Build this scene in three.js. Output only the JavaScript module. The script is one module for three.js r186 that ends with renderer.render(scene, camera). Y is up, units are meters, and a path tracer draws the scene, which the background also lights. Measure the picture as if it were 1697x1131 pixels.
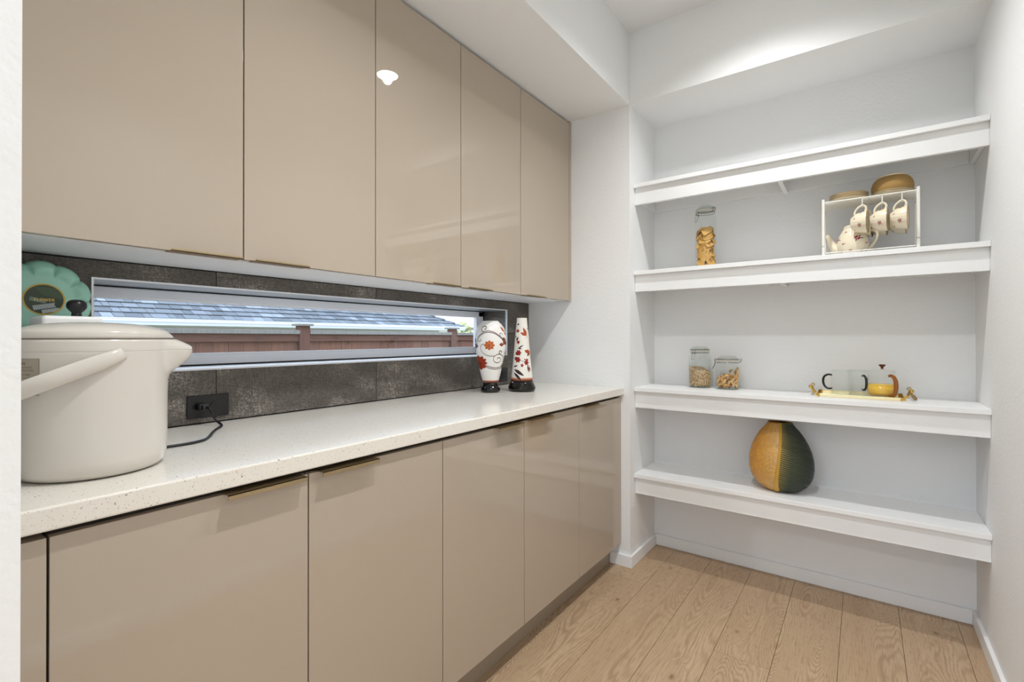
import * as THREE from 'three';
import { RoundedBoxGeometry } from 'three/addons/geometries/RoundedBoxGeometry.js';
import { mergeGeometries } from 'three/addons/utils/BufferGeometryUtils.js';

// ---------------------------------------------------------------- camera, sky, exposure
const SKY_L = 1.5;
const scene = new THREE.Scene();
const camera = new THREE.PerspectiveCamera(2 * Math.atan(565.5 / 799) * 180 / Math.PI, 1697 / 1131, 0.02, 300);
camera.position.set(1.6054, 1.1752, 0.1884);
camera.rotation.order = 'YXZ';
camera.rotation.set(0.0039, 0.6295, -0.0008);
camera.setViewOffset(1697, 1131, 0, 7.69, 1697, 1131);
const renderer = new THREE.WebGLRenderer({ antialias: true });
renderer.toneMapping = THREE.LinearToneMapping;
renderer.toneMappingExposure = 1.16;
renderer.shadowMap.enabled = true;
{ // an even overcast sky, brighter overhead
  const H = 64, W = 128, d = new Float32Array(W * H * 4);
  for (let j = 0; j < H; j++) for (let i = 0; i < W; i++) {
    const el = ((j + 0.5) / H - 0.5) * Math.PI, s = Math.max(0, Math.sin(el)), L = SKY_L * (0.75 + 3.4 * s), q = Math.min(1, s * 2), k = (j * W + i) * 4;
    d[k] = (0.9 - 0.14 * q) * L; d[k + 1] = (0.98 - 0.04 * q) * L; d[k + 2] = (1.06 + 0.2 * q) * L; d[k + 3] = 1;
  }
  const t = new THREE.DataTexture(d, W, H, THREE.RGBAFormat, THREE.FloatType);
  t.mapping = THREE.EquirectangularReflectionMapping; t.magFilter = THREE.LinearFilter; t.needsUpdate = true;
  scene.background = t;
}
// recessed ceiling lamps: [x, z, strength in candela]
const LAMPS = [[1.27, -1.69, 3.9], [1.27, -0.62, 5.4], [-0.9, 2.3, 7], [-0.1, 2.3, 7], [0.6, 2.3, 7]];
const LAMP_COLOR = new THREE.Color().setRGB(0.965, 0.985, 1.0);

// ---------------------------------------------------------------- dimensions (metres)
const XC = 0.6362, Z1 = -2.1705, Z2 = -2.5304, XR = 1.9782, HS = 2.3767, HC = 2.743;
const XU = 0.2962, UB = 1.3803, XK = 0.605, CT = 0.9195, ZN = 0.075;

// ---------------------------------------------------------------- helpers
let seed = 7;
const rnd = () => { seed = (seed + 0x6d2b79f5) | 0; let t = Math.imul(seed ^ (seed >>> 15), 1 | seed); t = (t + Math.imul(t ^ (t >>> 7), 61 | t)) ^ t; return ((t ^ (t >>> 14)) >>> 0) / 4294967296; };
const rr = (a, b) => a + (b - a) * rnd();
const V = (x, y, z) => new THREE.Vector3(x, y, z);
const S = (hex) => new THREE.Color(hex);
const names = new Map();
function numbered(n) { const k = names.get(n) ?? 0; names.set(n, k + 1); return k ? n + '_' + String(k).padStart(3, '0') : n; }
function tag(o, label, category, group, kind) {
  if (label) o.userData.label = label;
  if (category) o.userData.category = category;
  if (group) o.userData.group = group;
  if (kind) o.userData.kind = kind;
  return o;
}
function thing(name, label, category, pos = [0, 0, 0], group) {
  const o = new THREE.Group(); o.name = numbered(name); o.position.set(...pos); scene.add(o);
  return tag(o, label, category, group);
}
const WORLD = new WeakMap(); // where a part's own axes start
function origin(o) { const p = V(0, 0, 0); for (let q = o; q && q !== scene; q = q.parent) p.add(q.position); return p; }
// a part whose geometry is written in world places, moved into its parent's axes
function part(parent, name, geo, mat, label) {
  const g = Array.isArray(geo) ? join(geo) : geo, p = origin(parent);
  const m = new THREE.Mesh(g.translate(-p.x, -p.y, -p.z), mat);
  m.name = parent === scene ? numbered(name) : localName(parent, name); m.castShadow = m.receiveShadow = true;
  if (label) m.userData.label = label;
  parent.add(m); return m;
}
// a part in its parent's own axes
function piece(parent, name, geo, mat, pos = [0, 0, 0], rot = [0, 0, 0]) {
  const label = typeof pos === 'string' ? pos : null; if (label) pos = [0, 0, 0];
  const m = new THREE.Mesh(Array.isArray(geo) ? join(geo) : geo, mat);
  m.name = parent === scene ? numbered(name) : localName(parent, name); m.position.set(...pos); m.rotation.set(...rot); m.castShadow = m.receiveShadow = true;
  if (label) m.userData.label = label;
  parent.add(m); return m;
}
function localName(parent, n) {
  const c = parent.userNames ??= new Map(), k = c.get(n) ?? 0; c.set(n, k + 1);
  return k ? n + '_' + String(k).padStart(3, '0') : n;
}
function struct(name, geo, mat) { const m = part(scene, name, geo, mat); m.userData.kind = 'structure'; return m; }
function join(list) {
  return mergeGeometries(list.map((g) => {
    const q = g.index ? g.toNonIndexed() : g;
    for (const k of Object.keys(q.attributes)) if (!['position', 'normal', 'uv'].includes(k)) q.deleteAttribute(k);
    return q;
  }));
}
// texture places in metres by the face's main direction
function metres(g, ox = 0, oy = 0) {
  const p = g.attributes.position, n = g.attributes.normal, uv = new Float32Array(p.count * 2);
  for (let i = 0; i < p.count; i++) {
    const ax = Math.abs(n.getX(i)), ay = Math.abs(n.getY(i)), az = Math.abs(n.getZ(i));
    const a = ax >= ay && ax >= az ? [p.getZ(i), p.getY(i)] : ay >= az ? [p.getX(i), p.getZ(i)] : [p.getX(i), p.getY(i)];
    uv[2 * i] = a[0] + ox; uv[2 * i + 1] = a[1] + oy;
  }
  g.setAttribute('uv', new THREE.BufferAttribute(uv, 2)); return g;
}
function bx(x0, x1, y0, y1, z0, z1, r = 0, seg = 2) {
  const w = x1 - x0, h = y1 - y0, d = z1 - z0;
  let g = r ? new RoundedBoxGeometry(w, h, d, seg, r) : new THREE.BoxGeometry(w, h, d);
  if (r) { if (g.index) g = g.toNonIndexed(); g.computeVertexNormals(); } // true flat faces, so that gloss mirrors straight
  g.translate((x0 + x1) / 2, (y0 + y1) / 2, (z0 + z1) / 2);
  return metres(g);
}
function tube(pts, r, seg = 40, rad = 10, closed = false) {
  return new THREE.TubeGeometry(new THREE.CatmullRomCurve3(pts.map((p) => V(...p)), closed), seg, r, rad, closed);
}
function rod(a, b, r, rad = 10) {
  const A = V(...a), B = V(...b), d = B.clone().sub(A), g = new THREE.CylinderGeometry(r, r, d.length(), rad);
  g.applyQuaternion(new THREE.Quaternion().setFromUnitVectors(V(0, 1, 0), d.normalize()));
  return g.translate((A.x + B.x) / 2, (A.y + B.y) / 2, (A.z + B.z) / 2);
}
// a turned form; its texture runs 0..1 in height
function lathe(pts, seg = 48, at = [0, 0, 0], smooth = 0) {
  let p = pts.map(([r, y]) => new THREE.Vector2(Math.max(r, 1e-5), y));
  if (smooth) p = new THREE.SplineCurve(p).getPoints(smooth).map((q) => new THREE.Vector2(Math.max(q.x, 1e-5), q.y));
  const g = new THREE.LatheGeometry(p, seg), ys = p.map((q) => q.y), lo = Math.min(...ys), hi = Math.max(...ys), a = g.attributes;
  for (let i = 0; i < a.uv.count; i++) a.uv.setY(i, (a.position.getY(i) - lo) / (hi - lo || 1));
  return g.translate(...at);
}
// ---- noise
const PERM = new Uint8Array(512); { const a = [...Array(256).keys()]; for (let i = 255; i > 0; i--) { const j = Math.floor(rnd() * (i + 1)); [a[i], a[j]] = [a[j], a[i]]; } for (let i = 0; i < 512; i++) PERM[i] = a[i & 255]; }
function vn(x, y) {
  const ix = Math.floor(x), iy = Math.floor(y), fx = x - ix, fy = y - iy, u = fx * fx * (3 - 2 * fx), v = fy * fy * (3 - 2 * fy);
  const h = (a, b) => PERM[PERM[a & 255] + (b & 255)] / 255;
  const a = h(ix, iy), b = h(ix + 1, iy), c = h(ix, iy + 1), d = h(ix + 1, iy + 1);
  return a + (b - a) * u + (c - a) * v + (a - b - c + d) * u * v;
}
function fbm(x, y, o = 4) { let s = 0, a = 0.5, t = 0; for (let i = 0; i < o; i++) { s += a * vn(x, y); t += a; a *= 0.5; x = x * 2.03 + 17.1; y = y * 2.03 + 5.3; } return s / t; }
function tex(w, h, fn, srgb = true, rep) { // fn(u, v) -> [r, g, b] in 0..255
  const d = new Uint8Array(w * h * 4);
  for (let j = 0; j < h; j++) for (let i = 0; i < w; i++) {
    const c = fn(i / w, j / h), k = (j * w + i) * 4;
    d[k] = Math.max(0, Math.min(255, c[0])); d[k + 1] = Math.max(0, Math.min(255, c[1])); d[k + 2] = Math.max(0, Math.min(255, c[2])); d[k + 3] = 255;
  }
  const t = new THREE.DataTexture(d, w, h, THREE.RGBAFormat);
  t.wrapS = t.wrapT = THREE.RepeatWrapping; t.magFilter = THREE.LinearFilter; t.minFilter = THREE.LinearFilter;
  if (srgb) t.colorSpace = THREE.SRGBColorSpace;
  if (rep) t.repeat.set(...rep);
  t.needsUpdate = true; return t;
}
function canvasTex(w, h, draw, rep) {
  const c = document.createElement('canvas'); c.width = w; c.height = h; draw(c.getContext('2d'), w, h);
  const t = new THREE.CanvasTexture(c); t.colorSpace = THREE.SRGBColorSpace; t.wrapS = t.wrapT = THREE.RepeatWrapping;
  if (rep) t.repeat.set(...rep);
  return t;
}
const lerp = (a, b, t) => a + (b - a) * t, mix3 = (a, b, t) => [lerp(a[0], b[0], t), lerp(a[1], b[1], t), lerp(a[2], b[2], t)];
const std = (o) => new THREE.MeshStandardMaterial(o), phys = (o) => new THREE.MeshPhysicalMaterial(o);

// ---------------------------------------------------------------- materials
function around(x, y, p) { // noise that repeats after p cells
  const ix = Math.floor(x), iy = Math.floor(y), fx = x - ix, fy = y - iy, u = fx * fx * (3 - 2 * fx), v = fy * fy * (3 - 2 * fy);
  const h = (a, b) => PERM[PERM[a % p] + (b % p)] / 255, a = h(ix, iy), b = h(ix + 1, iy), c = h(ix, iy + 1), d = h(ix + 1, iy + 1);
  return a + (b - a) * u + (c - a) * v + (a - b - c + d) * u * v;
}
const peel = tex(256, 256, (u, v) => { const n = 255 * (0.57 * around(u * 32, v * 32, 32) + 0.29 * around(u * 64, v * 64, 64) + 0.14 * around(u * 128, v * 128, 128)); return [n, n, n]; }, false, [4, 4]);
const M = {
  wall: std({ color: S('#f0f0ef'), roughness: 0.88, bumpMap: peel, bumpScale: 0.0006 }),
  ceiling: std({ color: S('#efefee'), roughness: 0.92 }),
  trim: std({ color: S('#f4f4f3'), roughness: 0.42 }),
  shelf: std({ color: S('#f2f2f1'), roughness: 0.4 }),
  door: phys({ color: S('#b5a796'), roughness: 0.02, ior: 1.62 }),
  doorEdge: std({ color: S('#9f917f'), roughness: 0.35 }),
  carcass: std({ color: S('#2a2521'), roughness: 0.7 }),
  under: std({ color: S('#eff0f2'), roughness: 0.45 }),
  brass: std({ color: S('#b09c78'), roughness: 0.35, metalness: 0.9 }),
  grout: std({ color: S('#2b2927'), roughness: 0.95 }),
  vinyl: std({ color: S('#eceef2'), roughness: 0.35 }),
  strip: std({ color: S('#e4e7ec'), roughness: 0.3, metalness: 0.3 }),
  gasket: std({ color: S('#14161a'), roughness: 0.6 }),
  pane: phys({ color: S('#ffffff'), transmission: 1, thickness: 0, roughness: 0, ior: 1.5 }),
  black: std({ color: S('#0a0a0d'), roughness: 0.32 }),
  rubber: std({ color: S('#0d0f15'), roughness: 0.4 }),
  cream: phys({ color: S('#d6d0c7'), roughness: 0.16, ior: 1.5 }),
  wire: std({ color: S('#8d8d88'), roughness: 0.25, metalness: 0.95 }),
  jar: phys({ color: S('#fafcfb'), transmission: 1, thickness: 0, roughness: 0.0, ior: 1.5 }),
  gold: std({ color: S('#d3ad5e'), roughness: 0.18, metalness: 1 }),
};
const quartz = canvasTex(1024, 1024, (c, w) => {
  c.fillStyle = '#ebe6dc'; c.fillRect(0, 0, w, w);
  for (let i = 0; i < 9000; i++) { const g = Math.floor(rr(205, 250)); c.fillStyle = `rgba(${g},${g - 4},${g - 12},0.5)`; c.beginPath(); c.arc(rnd() * w, rnd() * w, rr(0.8, 2.6), 0, 7); c.fill(); }
  for (let i = 0; i < 3600; i++) {
    const big = rnd() < 0.07, t = rnd(), a = rr(0.35, 0.9);
    c.fillStyle = t < 0.5 ? `rgba(128,112,94,${a})` : t < 0.8 ? `rgba(160,148,132,${a})` : `rgba(92,82,76,${a})`;
    c.save(); c.translate(rnd() * w, rnd() * w); c.rotate(rnd() * 7); c.beginPath();
    const s = big ? rr(2.4, 5) : rr(0.9, 2.3), n = 6;
    for (let k = 0; k < n; k++) { const q = k / n * 6.283, r = s * rr(0.5, 1); c.lineTo(Math.cos(q) * r * 1.3, Math.sin(q) * r * 0.8); }
    c.fill(); c.restore();
  }
}, [2.1, 2.1]);
M.quartz = phys({ map: quartz, roughness: 0.14, ior: 1.5 });

// dark tile with a worn, woven look
const tileMats = [0, 1, 2].map((k) => std({
  map: tex(512, 256, (u, v) => {
    const x = u * 0.6, y = v * 0.3, o = k * 31.7;
    const weave = fbm(x * 420 + o, y * 60, 2) * 0.5 + fbm(x * 60 + o, y * 420, 2) * 0.5, cloud = fbm(x * 9 + o, y * 14 + 3, 4), grit = fbm(x * 330 + o, y * 330, 2);
    const worn = Math.max(0, Math.min(1, (cloud - 0.46) * 4)) * Math.max(0, Math.min(1, (grit * 0.6 + weave * 0.6 - 0.55) * 4.5));
    const base = mix3([74, 69, 64], [116, 109, 101], cloud * 0.9 + (weave - 0.5) * 0.9 + (grit - 0.5) * 1.1);
    return mix3(base, [168, 162, 154], worn * 0.7);
  }, true, [1 / 0.6, 1 / 0.3]), roughness: 0.5,
}));

// oak boards: contour-like grain, fine pores, a few knots
const oakMats = [0, 1, 2, 3].map((k) => {
  const o = k * 53.3, knots = [[0.25 + 0.16 * k, 0.18 + 0.21 * k]];
  const f = (u, v) => {
    const x = u * 0.2, z = v * 1.3;
    let h = fbm(x * 8 + o, z * 1.25 + o, 2) * 2.6 + (u - 0.5) * (u - 0.5) * 1.6 + fbm(x * 60 + o, z * 9, 2) * 0.035, kn = 0;
    for (const [a, b] of knots) { const dx = (u - a) * 0.2, dz = (v - b) * 1.3, q = Math.exp(-(dx * dx * 1600 + dz * dz * 420)); h += q * 0.9; kn = Math.max(kn, Math.exp(-(dx * dx * 22000 + dz * dz * 9000)) * (0.5 + 0.5 * b)); }
    const line = Math.pow(0.5 + 0.5 * Math.sin(h * 104 + fbm(x * 120, z * 22, 2) * 2.4), 1.6), pore = fbm(x * 900 + o, z * 28, 2), tone = fbm(x * 16 + o, z * 1.6 + 9, 3);
    let c = mix3([204, 177, 145], [186, 157, 125], tone * 1.1);
    c = mix3(c, [160, 131, 101], line * 0.6 * (0.15 + 1.2 * fbm(x * 22 + o, z * 3.1, 2)));
    c = mix3(c, [142, 113, 86], Math.max(0, (pore - 0.58) * 2.2));
    return mix3(c, [104, 74, 50], kn * 0.85);
  };
  return std({ map: tex(256, 1536, f, true, [1 / 0.2, 1 / 1.3]), roughness: 0.46 });
});

// ---------------------------------------------------------------- room shell
const floor = struct('floor', bx(-1.62, 2.1, -0.12, -0.0086, -2.66, 3.2), std({ color: S('#a08a6e'), roughness: 0.6 }));
{ // oak boards, each its own piece, from the back of the niche to where the camera stands
  const edges = [0.37, 0.5655, 0.759, 0.9535, 1.1465, 1.335, 1.529, 1.7245, 1.9165, 1.9782];
  const cuts = [[-1.4, -0.2], [-2.05, -0.85], [-1.05, 0.15], [-1.0, 0.2], [-1.729, -0.53], [-2.178, -0.98], [-0.9, 0.3], [-1.62, -0.42], [-1.25, -0.05]];
  let oak = 0;
  for (let i = 0; i < 9; i++) {
    let z = Z2;
    for (const e of [...cuts[i], 1.2]) {
      const g = new RoundedBoxGeometry(edges[i + 1] - edges[i] - 0.0013, 0.0086, e - z - 0.0013, 1, 0.0006); g.computeVertexNormals();
      g.translate((edges[i] + edges[i + 1]) / 2, -0.0043, (z + e) / 2);
      metres(g, -edges[i] + 0.003, 0);
      { const uv = g.attributes.uv, flip = rnd() < 0.5, r = rr(0, 0.08), long = e - z > 1.29 ? 0.75 : 1; for (let k = 0; k < uv.count; k++) uv.setY(k, r + (flip ? e - uv.getY(k) : uv.getY(k) - z) * long); }
      part(floor, 'plank', g, oakMats[(i * 3 + oak++) % 4]);
      z = e;
    }
  }
}
struct('ceiling', bx(-1.62, 2.1, HC, HC + 0.1, -2.66, 3.2), M.ceiling);
// window wall with the slot of the window
const WZ0 = -1.9506, WZ1 = -0.1788, WY0 = 1.0852, WY1 = 1.3285, WX = -0.192;
const wallLeft = struct('wall_left', [
  bx(WX, 0, -0.1, WY0 - 0.012, Z2 - 0.13, 0.2), bx(WX, 0, WY1 + 0.006, HC, Z2 - 0.13, 0.2), bx(WX, 0, WY0 - 0.012, WY1 + 0.006, Z2 - 0.13, WZ0 - 0.007), bx(WX, 0, WY0 - 0.012, WY1 + 0.006, WZ1 + 0.007, 0.2)], M.wall);
struct('wall_back', bx(0, 2.1, -0.1, HC, Z2 - 0.13, Z2), M.wall);
struct('wall_corner', bx(0, XC, 0, HC, Z2, Z1), M.wall);
struct('wall_header', bx(XC, XR, HS, HC, Z2, Z1), M.wall);
struct('wall_right', bx(XR, 2.1, -0.1, HC, Z2, 3.1), M.wall);
struct('wall_near', bx(-1.5, 0.84, 0, HC, ZN, 0.2), M.wall);
struct('wall_far', [bx(-1.62, -1.45, -0.1, HC, 3.1, 3.2), bx(1.92, 2.1, -0.1, HC, 3.1, 3.2), bx(-1.45, 1.92, -0.1, 0.05, 3.1, 3.2), bx(-1.45, 1.92, 2.62, HC, 3.1, 3.2)], M.wall);
{ // the kitchen's glass doors behind the camera, through which daylight comes
  const w = thing('window_2', null, null, [0.235, 0.05, 3.15]); w.userData.kind = 'structure';
  part(w, 'frame', [bx(-1.45, -1.39, 0.05, 2.62, 3.12, 3.18), bx(1.86, 1.92, 0.05, 2.62, 3.12, 3.18), bx(-1.39, 1.86, 0.05, 0.12, 3.12, 3.18), bx(-1.39, 1.86, 2.56, 2.62, 3.12, 3.18), bx(-0.34, -0.28, 0.12, 2.56, 3.12, 3.18), bx(0.75, 0.81, 0.12, 2.56, 3.12, 3.18)], M.vinyl);
  for (const [a, b] of [[-1.39, -0.34], [-0.28, 0.75], [0.81, 1.86]]) part(w, 'pane', new THREE.PlaneGeometry(b - a, 2.44).translate((a + b) / 2, 1.34, 3.15), M.pane);
}
struct('wall_kitchen', bx(-1.62, -1.5, -0.1, HC, 0.2, 3.1), M.wall);
struct('soffit', bx(0, XC, HS, HC, Z1, ZN), M.wall);
// baseboards
function board(x0, x1, z0, z1) { return bx(x0, x1, 0, 0.06, z0, z1, 0.0025); }
struct('baseboard_back', board(XC + 0.014, XR - 0.014, Z2, Z2 + 0.014), M.trim);
struct('baseboard_corner', [board(XC, XC + 0.014, Z2, Z1 + 0.014), board(0.5285, XC, Z1, Z1 + 0.014)], M.trim);
struct('baseboard_right', board(XR - 0.014, XR, Z2, 3.09), M.trim);
struct('baseboard_near', board(0.84, 0.854, ZN, 0.2), M.trim);

// tiles between worktop and wall cabinets: each tile is cut round the window
{
  part(wallLeft, 'grout', [bx(0.0002, 0.003, CT, WY0 - 0.0125, Z1, ZN), bx(0.0002, 0.003, WY1 + 0.0065, UB + 0.01, Z1, ZN), bx(0.0002, 0.003, WY0 - 0.0125, WY1 + 0.0065, Z1, WZ0 - 0.0075), bx(0.0002, 0.003, WY0 - 0.0125, WY1 + 0.0065, WZ1 + 0.0075, ZN)], M.grout);
  const g = 0.001, joints = [ZN, -0.4695, -1.0677, -1.659, Z1], rows = [[CT + 0.0035, 1.2028], [1.2028, UB - 0.002]];
  let n = 0;
  for (const [ya, yb] of rows) for (let i = 0; i < 4; i++) {
    const za = joints[i + 1] + g, zb = joints[i] - g, y0 = ya + g, y1 = yb - g, lower = ya < 1;
    // outline in (z, y) minus the window
    const p = lower
      ? (i === 0 ? [[za, y0], [zb, y0], [zb, y1], [WZ1 + 0.004, y1], [WZ1 + 0.004, WY0 - 0.004], [za, WY0 - 0.004]]
        : i === 3 ? [[za, y0], [zb, y0], [zb, WY0 - 0.004], [WZ0 - 0.004, WY0 - 0.004], [WZ0 - 0.004, y1], [za, y1]]
          : [[za, y0], [zb, y0], [zb, WY0 - 0.004], [za, WY0 - 0.004]])
      : (i === 0 ? [[za, y1], [za, WY1 + 0.004], [WZ1 + 0.004, WY1 + 0.004], [WZ1 + 0.004, y0], [zb, y0], [zb, y1]]
        : i === 3 ? [[za, y0], [WZ0 - 0.004, y0], [WZ0 - 0.004, WY1 + 0.004], [zb, WY1 + 0.004], [zb, y1], [za, y1]]
          : [[za, WY1 + 0.004], [zb, WY1 + 0.004], [zb, y1], [za, y1]]);
    const s = new THREE.Shape(p.map(([z, y]) => new THREE.Vector2(-z, y)));
    const e = new THREE.ExtrudeGeometry(s, { depth: 0.0066, bevelEnabled: true, bevelSize: 0.0006, bevelThickness: 0.0006, bevelOffset: -0.0006, bevelSegments: 1 });
    e.rotateY(Math.PI / 2); // shape x (-z) -> world -z ... depth -> +x
    e.translate(0.0028, 0, 0);
    metres(e, -za, -ya);
    part(wallLeft, 'tile', e, tileMats[n++ % 3]);
  }
}

// window
{
  const w = thing('window_1', null, null, [0, WY0, (WZ0 + WZ1) / 2]); w.userData.kind = 'structure';
  const fx0 = -0.19, fx1 = -0.15, gx = -0.172;
  const T = [WZ0 + 0.008, WZ1 - 0.008, WY0 + 0.004, WY1 - 0.004]; // frame outside
  const fr = 0.028;
  part(w, 'frame', [
    bx(fx0, fx1, T[3] - fr, T[3], T[0], T[1], 0.002), bx(fx0, fx1, T[2], T[2] + 0.033, T[0], T[1], 0.002),
    bx(fx0, fx1, T[2], T[3], T[0], T[0] + 0.04, 0.002), bx(fx0, fx1, T[2], T[3], T[1] - 0.028, T[1], 0.002)], M.vinyl);
  const b = [T[0] + 0.04, T[1] - 0.028, T[2] + 0.033, T[3] - fr];
  part(w, 'glazing_bead', [
    bx(gx, fx1 - 0.006, b[3] - 0.005, b[3], b[0], b[1]), bx(gx, fx1 - 0.006, b[2], b[2] + 0.005, b[0], b[1]),
    bx(gx, fx1 - 0.004, b[2], b[3], b[0], b[0] + 0.013, 0.002), bx(gx, fx1 - 0.006, b[2], b[3], b[1] - 0.004, b[1])], M.vinyl);
  const glass = new THREE.PlaneGeometry(b[1] - b[0], b[3] - b[2]); glass.rotateY(Math.PI / 2); glass.translate(gx - 0.001, (b[2] + b[3]) / 2, (b[0] + b[1]) / 2);
  part(w, 'pane', glass, M.pane);
  part(w, 'gasket', [bx(-0.1535, -0.149, T[3], WY1, WZ0, WZ1 - 0.008), bx(-0.1535, -0.149, WY0, T[2] + 0.0015, WZ0, WZ1 - 0.008), bx(-0.1535, -0.149, WY0, WY1, WZ0, T[0])], M.gasket);
  part(w, 'sill', bx(-0.149, 0.002, WY0 - 0.0115, WY0, WZ0 + 0.0005, WZ1 - 0.0005), M.trim);
  part(w, 'head_lining', bx(-0.149, 0.002, WY1, WY1 + 0.0055, WZ0, WZ1), std({ color: S('#aab1ba'), roughness: 0.3 }));
  part(w, 'jamb_tile', bx(-0.149, 0.003, WY0, WY1, WZ0 - 0.006, WZ0), std({ map: tileMats[0].map, roughness: 0.25 }));
  part(w, 'jamb_tile', bx(-0.149, 0.003, WY0, WY1, WZ1, WZ1 + 0.006), std({ map: tileMats[1].map, roughness: 0.35 }));
  const t0 = 0.002, t1 = 0.0125, e = 0.0045;
  part(w, 'edge_trim', bx(t0, t1, WY1, WY1 + e, WZ0 - e, WZ1 + e), M.strip);
  part(w, 'edge_trim', bx(t0, t1, WY0 - e, WY0 + 0.001, WZ0 - e, WZ1 + e), M.strip);
  part(w, 'edge_trim', bx(t0, t1, WY0, WY1, WZ0 - e, WZ0), M.strip);
  part(w, 'edge_trim', bx(t0, t1, WY0, WY1, WZ1, WZ1 + e), M.strip);
  part(w, 'latch', [bx(-0.15, -0.138, 1.2, 1.226, -0.232, -0.209, 0.004), bx(-0.142, -0.132, 1.2, 1.222, -0.228, -0.213, 0.003)], M.vinyl, 'small white window latch at the left jamb');
}

// ---------------------------------------------------------------- cabinets
function doorSlab(x0, x1, y0, y1, z0, z1) { return bx(x0, x1, y0, y1, z0, z1, 0.0012, 2); }
function pullLow(z0, z1) { return [bx(0.574, 0.6125, 0.8688, 0.8704, z0, z1), bx(0.6105, 0.6125, 0.8605, 0.8704, z0, z1)]; }
function pullHigh(z0, z1) { return [bx(0.279, 0.319, 1.3788, 1.3804, z0, z1), bx(0.317, 0.319, 1.3788, 1.3842, z0, z1)]; }
const G = 0.0016; // half of the gap between doors
function baseUnit(label, z0, z1, doors) {
  const c = thing('base_cabinet', label, 'cabinet', [0.3, 0, (z0 + z1) / 2], 'base cabinets under the worktop');
  part(c, 'carcass', [bx(0.012, 0.57, 0.112, 0.878, z0 + 0.0005, z1 - 0.0005)], M.carcass);
  part(c, 'toe_kick', bx(0.51, 0.5285, 0, 0.112, z0 + 0.0005, z1 - 0.0005), M.doorEdge);
  for (const [a, b, h0, h1] of doors) {
    const d = part(c, 'door', doorSlab(0.572, 0.59, 0.115, 0.8685, a + G, b - G), M.door);
    part(d, 'handle', pullLow(h0, h1), M.brass, 'brass edge pull');
  }
  return c;
}
baseUnit('glossy taupe two-door base cabinet nearest the camera, below the white water dispenser', -0.8548, 0.008, [[-0.4235, 0.008, -0.4065, -0.2436], [-0.8548, -0.4235, -0.6055, -0.4462]]);
baseUnit('glossy taupe two-door base cabinet in the middle of the run, its two brass pulls meeting', -1.7096, -0.8548, [[-1.2828, -0.8548, -1.2503, -1.1], [-1.7096, -1.2828, -1.4566, -1.2974]]);
baseUnit('narrow glossy taupe single-door base cabinet against the white corner wall by the shelves', -2.1500, -1.7096, [[-2.1500, -1.7096, -1.8718, -1.7293]]);
{
  const f = thing('filler_panel', 'taupe filler strip closing the gap between last base cabinet and corner wall', 'panel', [0.3, 0, -2.16]);
  part(f, 'front', bx(0.5, 0.588, 0.115, 0.8785, Z1 + 0.0006, -2.1515, 0.001), M.door);
  part(f, 'toe_kick', bx(0.51, 0.5285, 0, 0.112, Z1 + 0.0146, -2.1515), M.doorEdge);
  const n = thing('filler_panel', 'taupe filler strip at the left end of the base cabinets beside the near wall', 'panel', [0.3, 0, 0.04]);
  part(n, 'front', bx(0.5, 0.59, 0.115, 0.8685, 0.008 + G, ZN - 0.001, 0.001), M.door);
  part(n, 'toe_kick', bx(0.51, 0.5285, 0, 0.112, 0.0085, ZN - 0.001), M.doorEdge);
}
function wallUnit(label, z0, z1, doors) {
  const c = thing('wall_cabinet', label, 'cabinet', [0.14, UB, (z0 + z1) / 2], 'wall cabinets below the soffit');
  part(c, 'carcass', bx(0.012, 0.275, UB + 0.012, 2.3755, z0 + 0.0005, z1 - 0.0005), M.carcass);
  part(c, 'bottom_panel', bx(0.0105, 0.2755, UB, UB + 0.012, z0 + 0.0004, z1 - 0.0004), M.under);
  for (const [a, b, h0, h1] of doors) {
    const d = part(c, 'door', doorSlab(0.278, XU, 1.3815, 2.3625, a + G, b - G), M.door);
    part(d, 'handle', pullHigh(h0, h1), M.brass, 'brass edge pull');
  }
}
wallUnit('tall glossy taupe two-door wall cabinet nearest the camera, above the white water dispenser', -0.8394, 0.008, [[-0.4172, 0.008, -0.4067, -0.2474], [-0.8394, -0.4172, -0.5908, -0.4388]]);
wallUnit('glossy taupe two-door wall cabinet mirroring the round ceiling lamp', -1.6805, -0.8394, [[-1.2606, -0.8394, -1.2383, -1.0855], [-1.6805, -1.2606, -1.4386, -1.2854]]);
wallUnit('glossy taupe single-door wall cabinet against the white corner wall, above the two vases', -2.1446, -1.6805, [[-2.1446, -1.6805, -1.8676, -1.7061]]);
{
  const f = thing('filler_panel', 'narrow taupe filler strip between the last wall cabinet and white corner wall', 'panel', [0.14, UB, -2.157]);
  part(f, 'front', bx(0.2, XU, 1.3815, 2.3755, Z1 + 0.0006, -2.1462, 0.001), M.door);
  part(f, 'bottom_panel', bx(0.0105, 0.2, UB, UB + 0.012, Z1 + 0.0006, -2.1462), M.under);
  const n = thing('filler_panel', 'narrow taupe filler strip at the near wall beside the first wall cabinet', 'panel', [0.14, UB, 0.04]);
  part(n, 'front', bx(0.2, XU, 1.3815, 2.3755, 0.008 + G, ZN - 0.001, 0.001), M.door);
  part(n, 'bottom_panel', bx(0.0105, 0.2, UB, UB + 0.012, 0.0085, ZN - 0.001), M.under);
}
tag(part(scene, 'worktop', bx(0.003, XK, CT - 0.0378, CT, Z1 + 0.0006, ZN - 0.0006, 0.004, 3), M.quartz), 'long white speckled quartz worktop running along the window wall', 'worktop');

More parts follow.
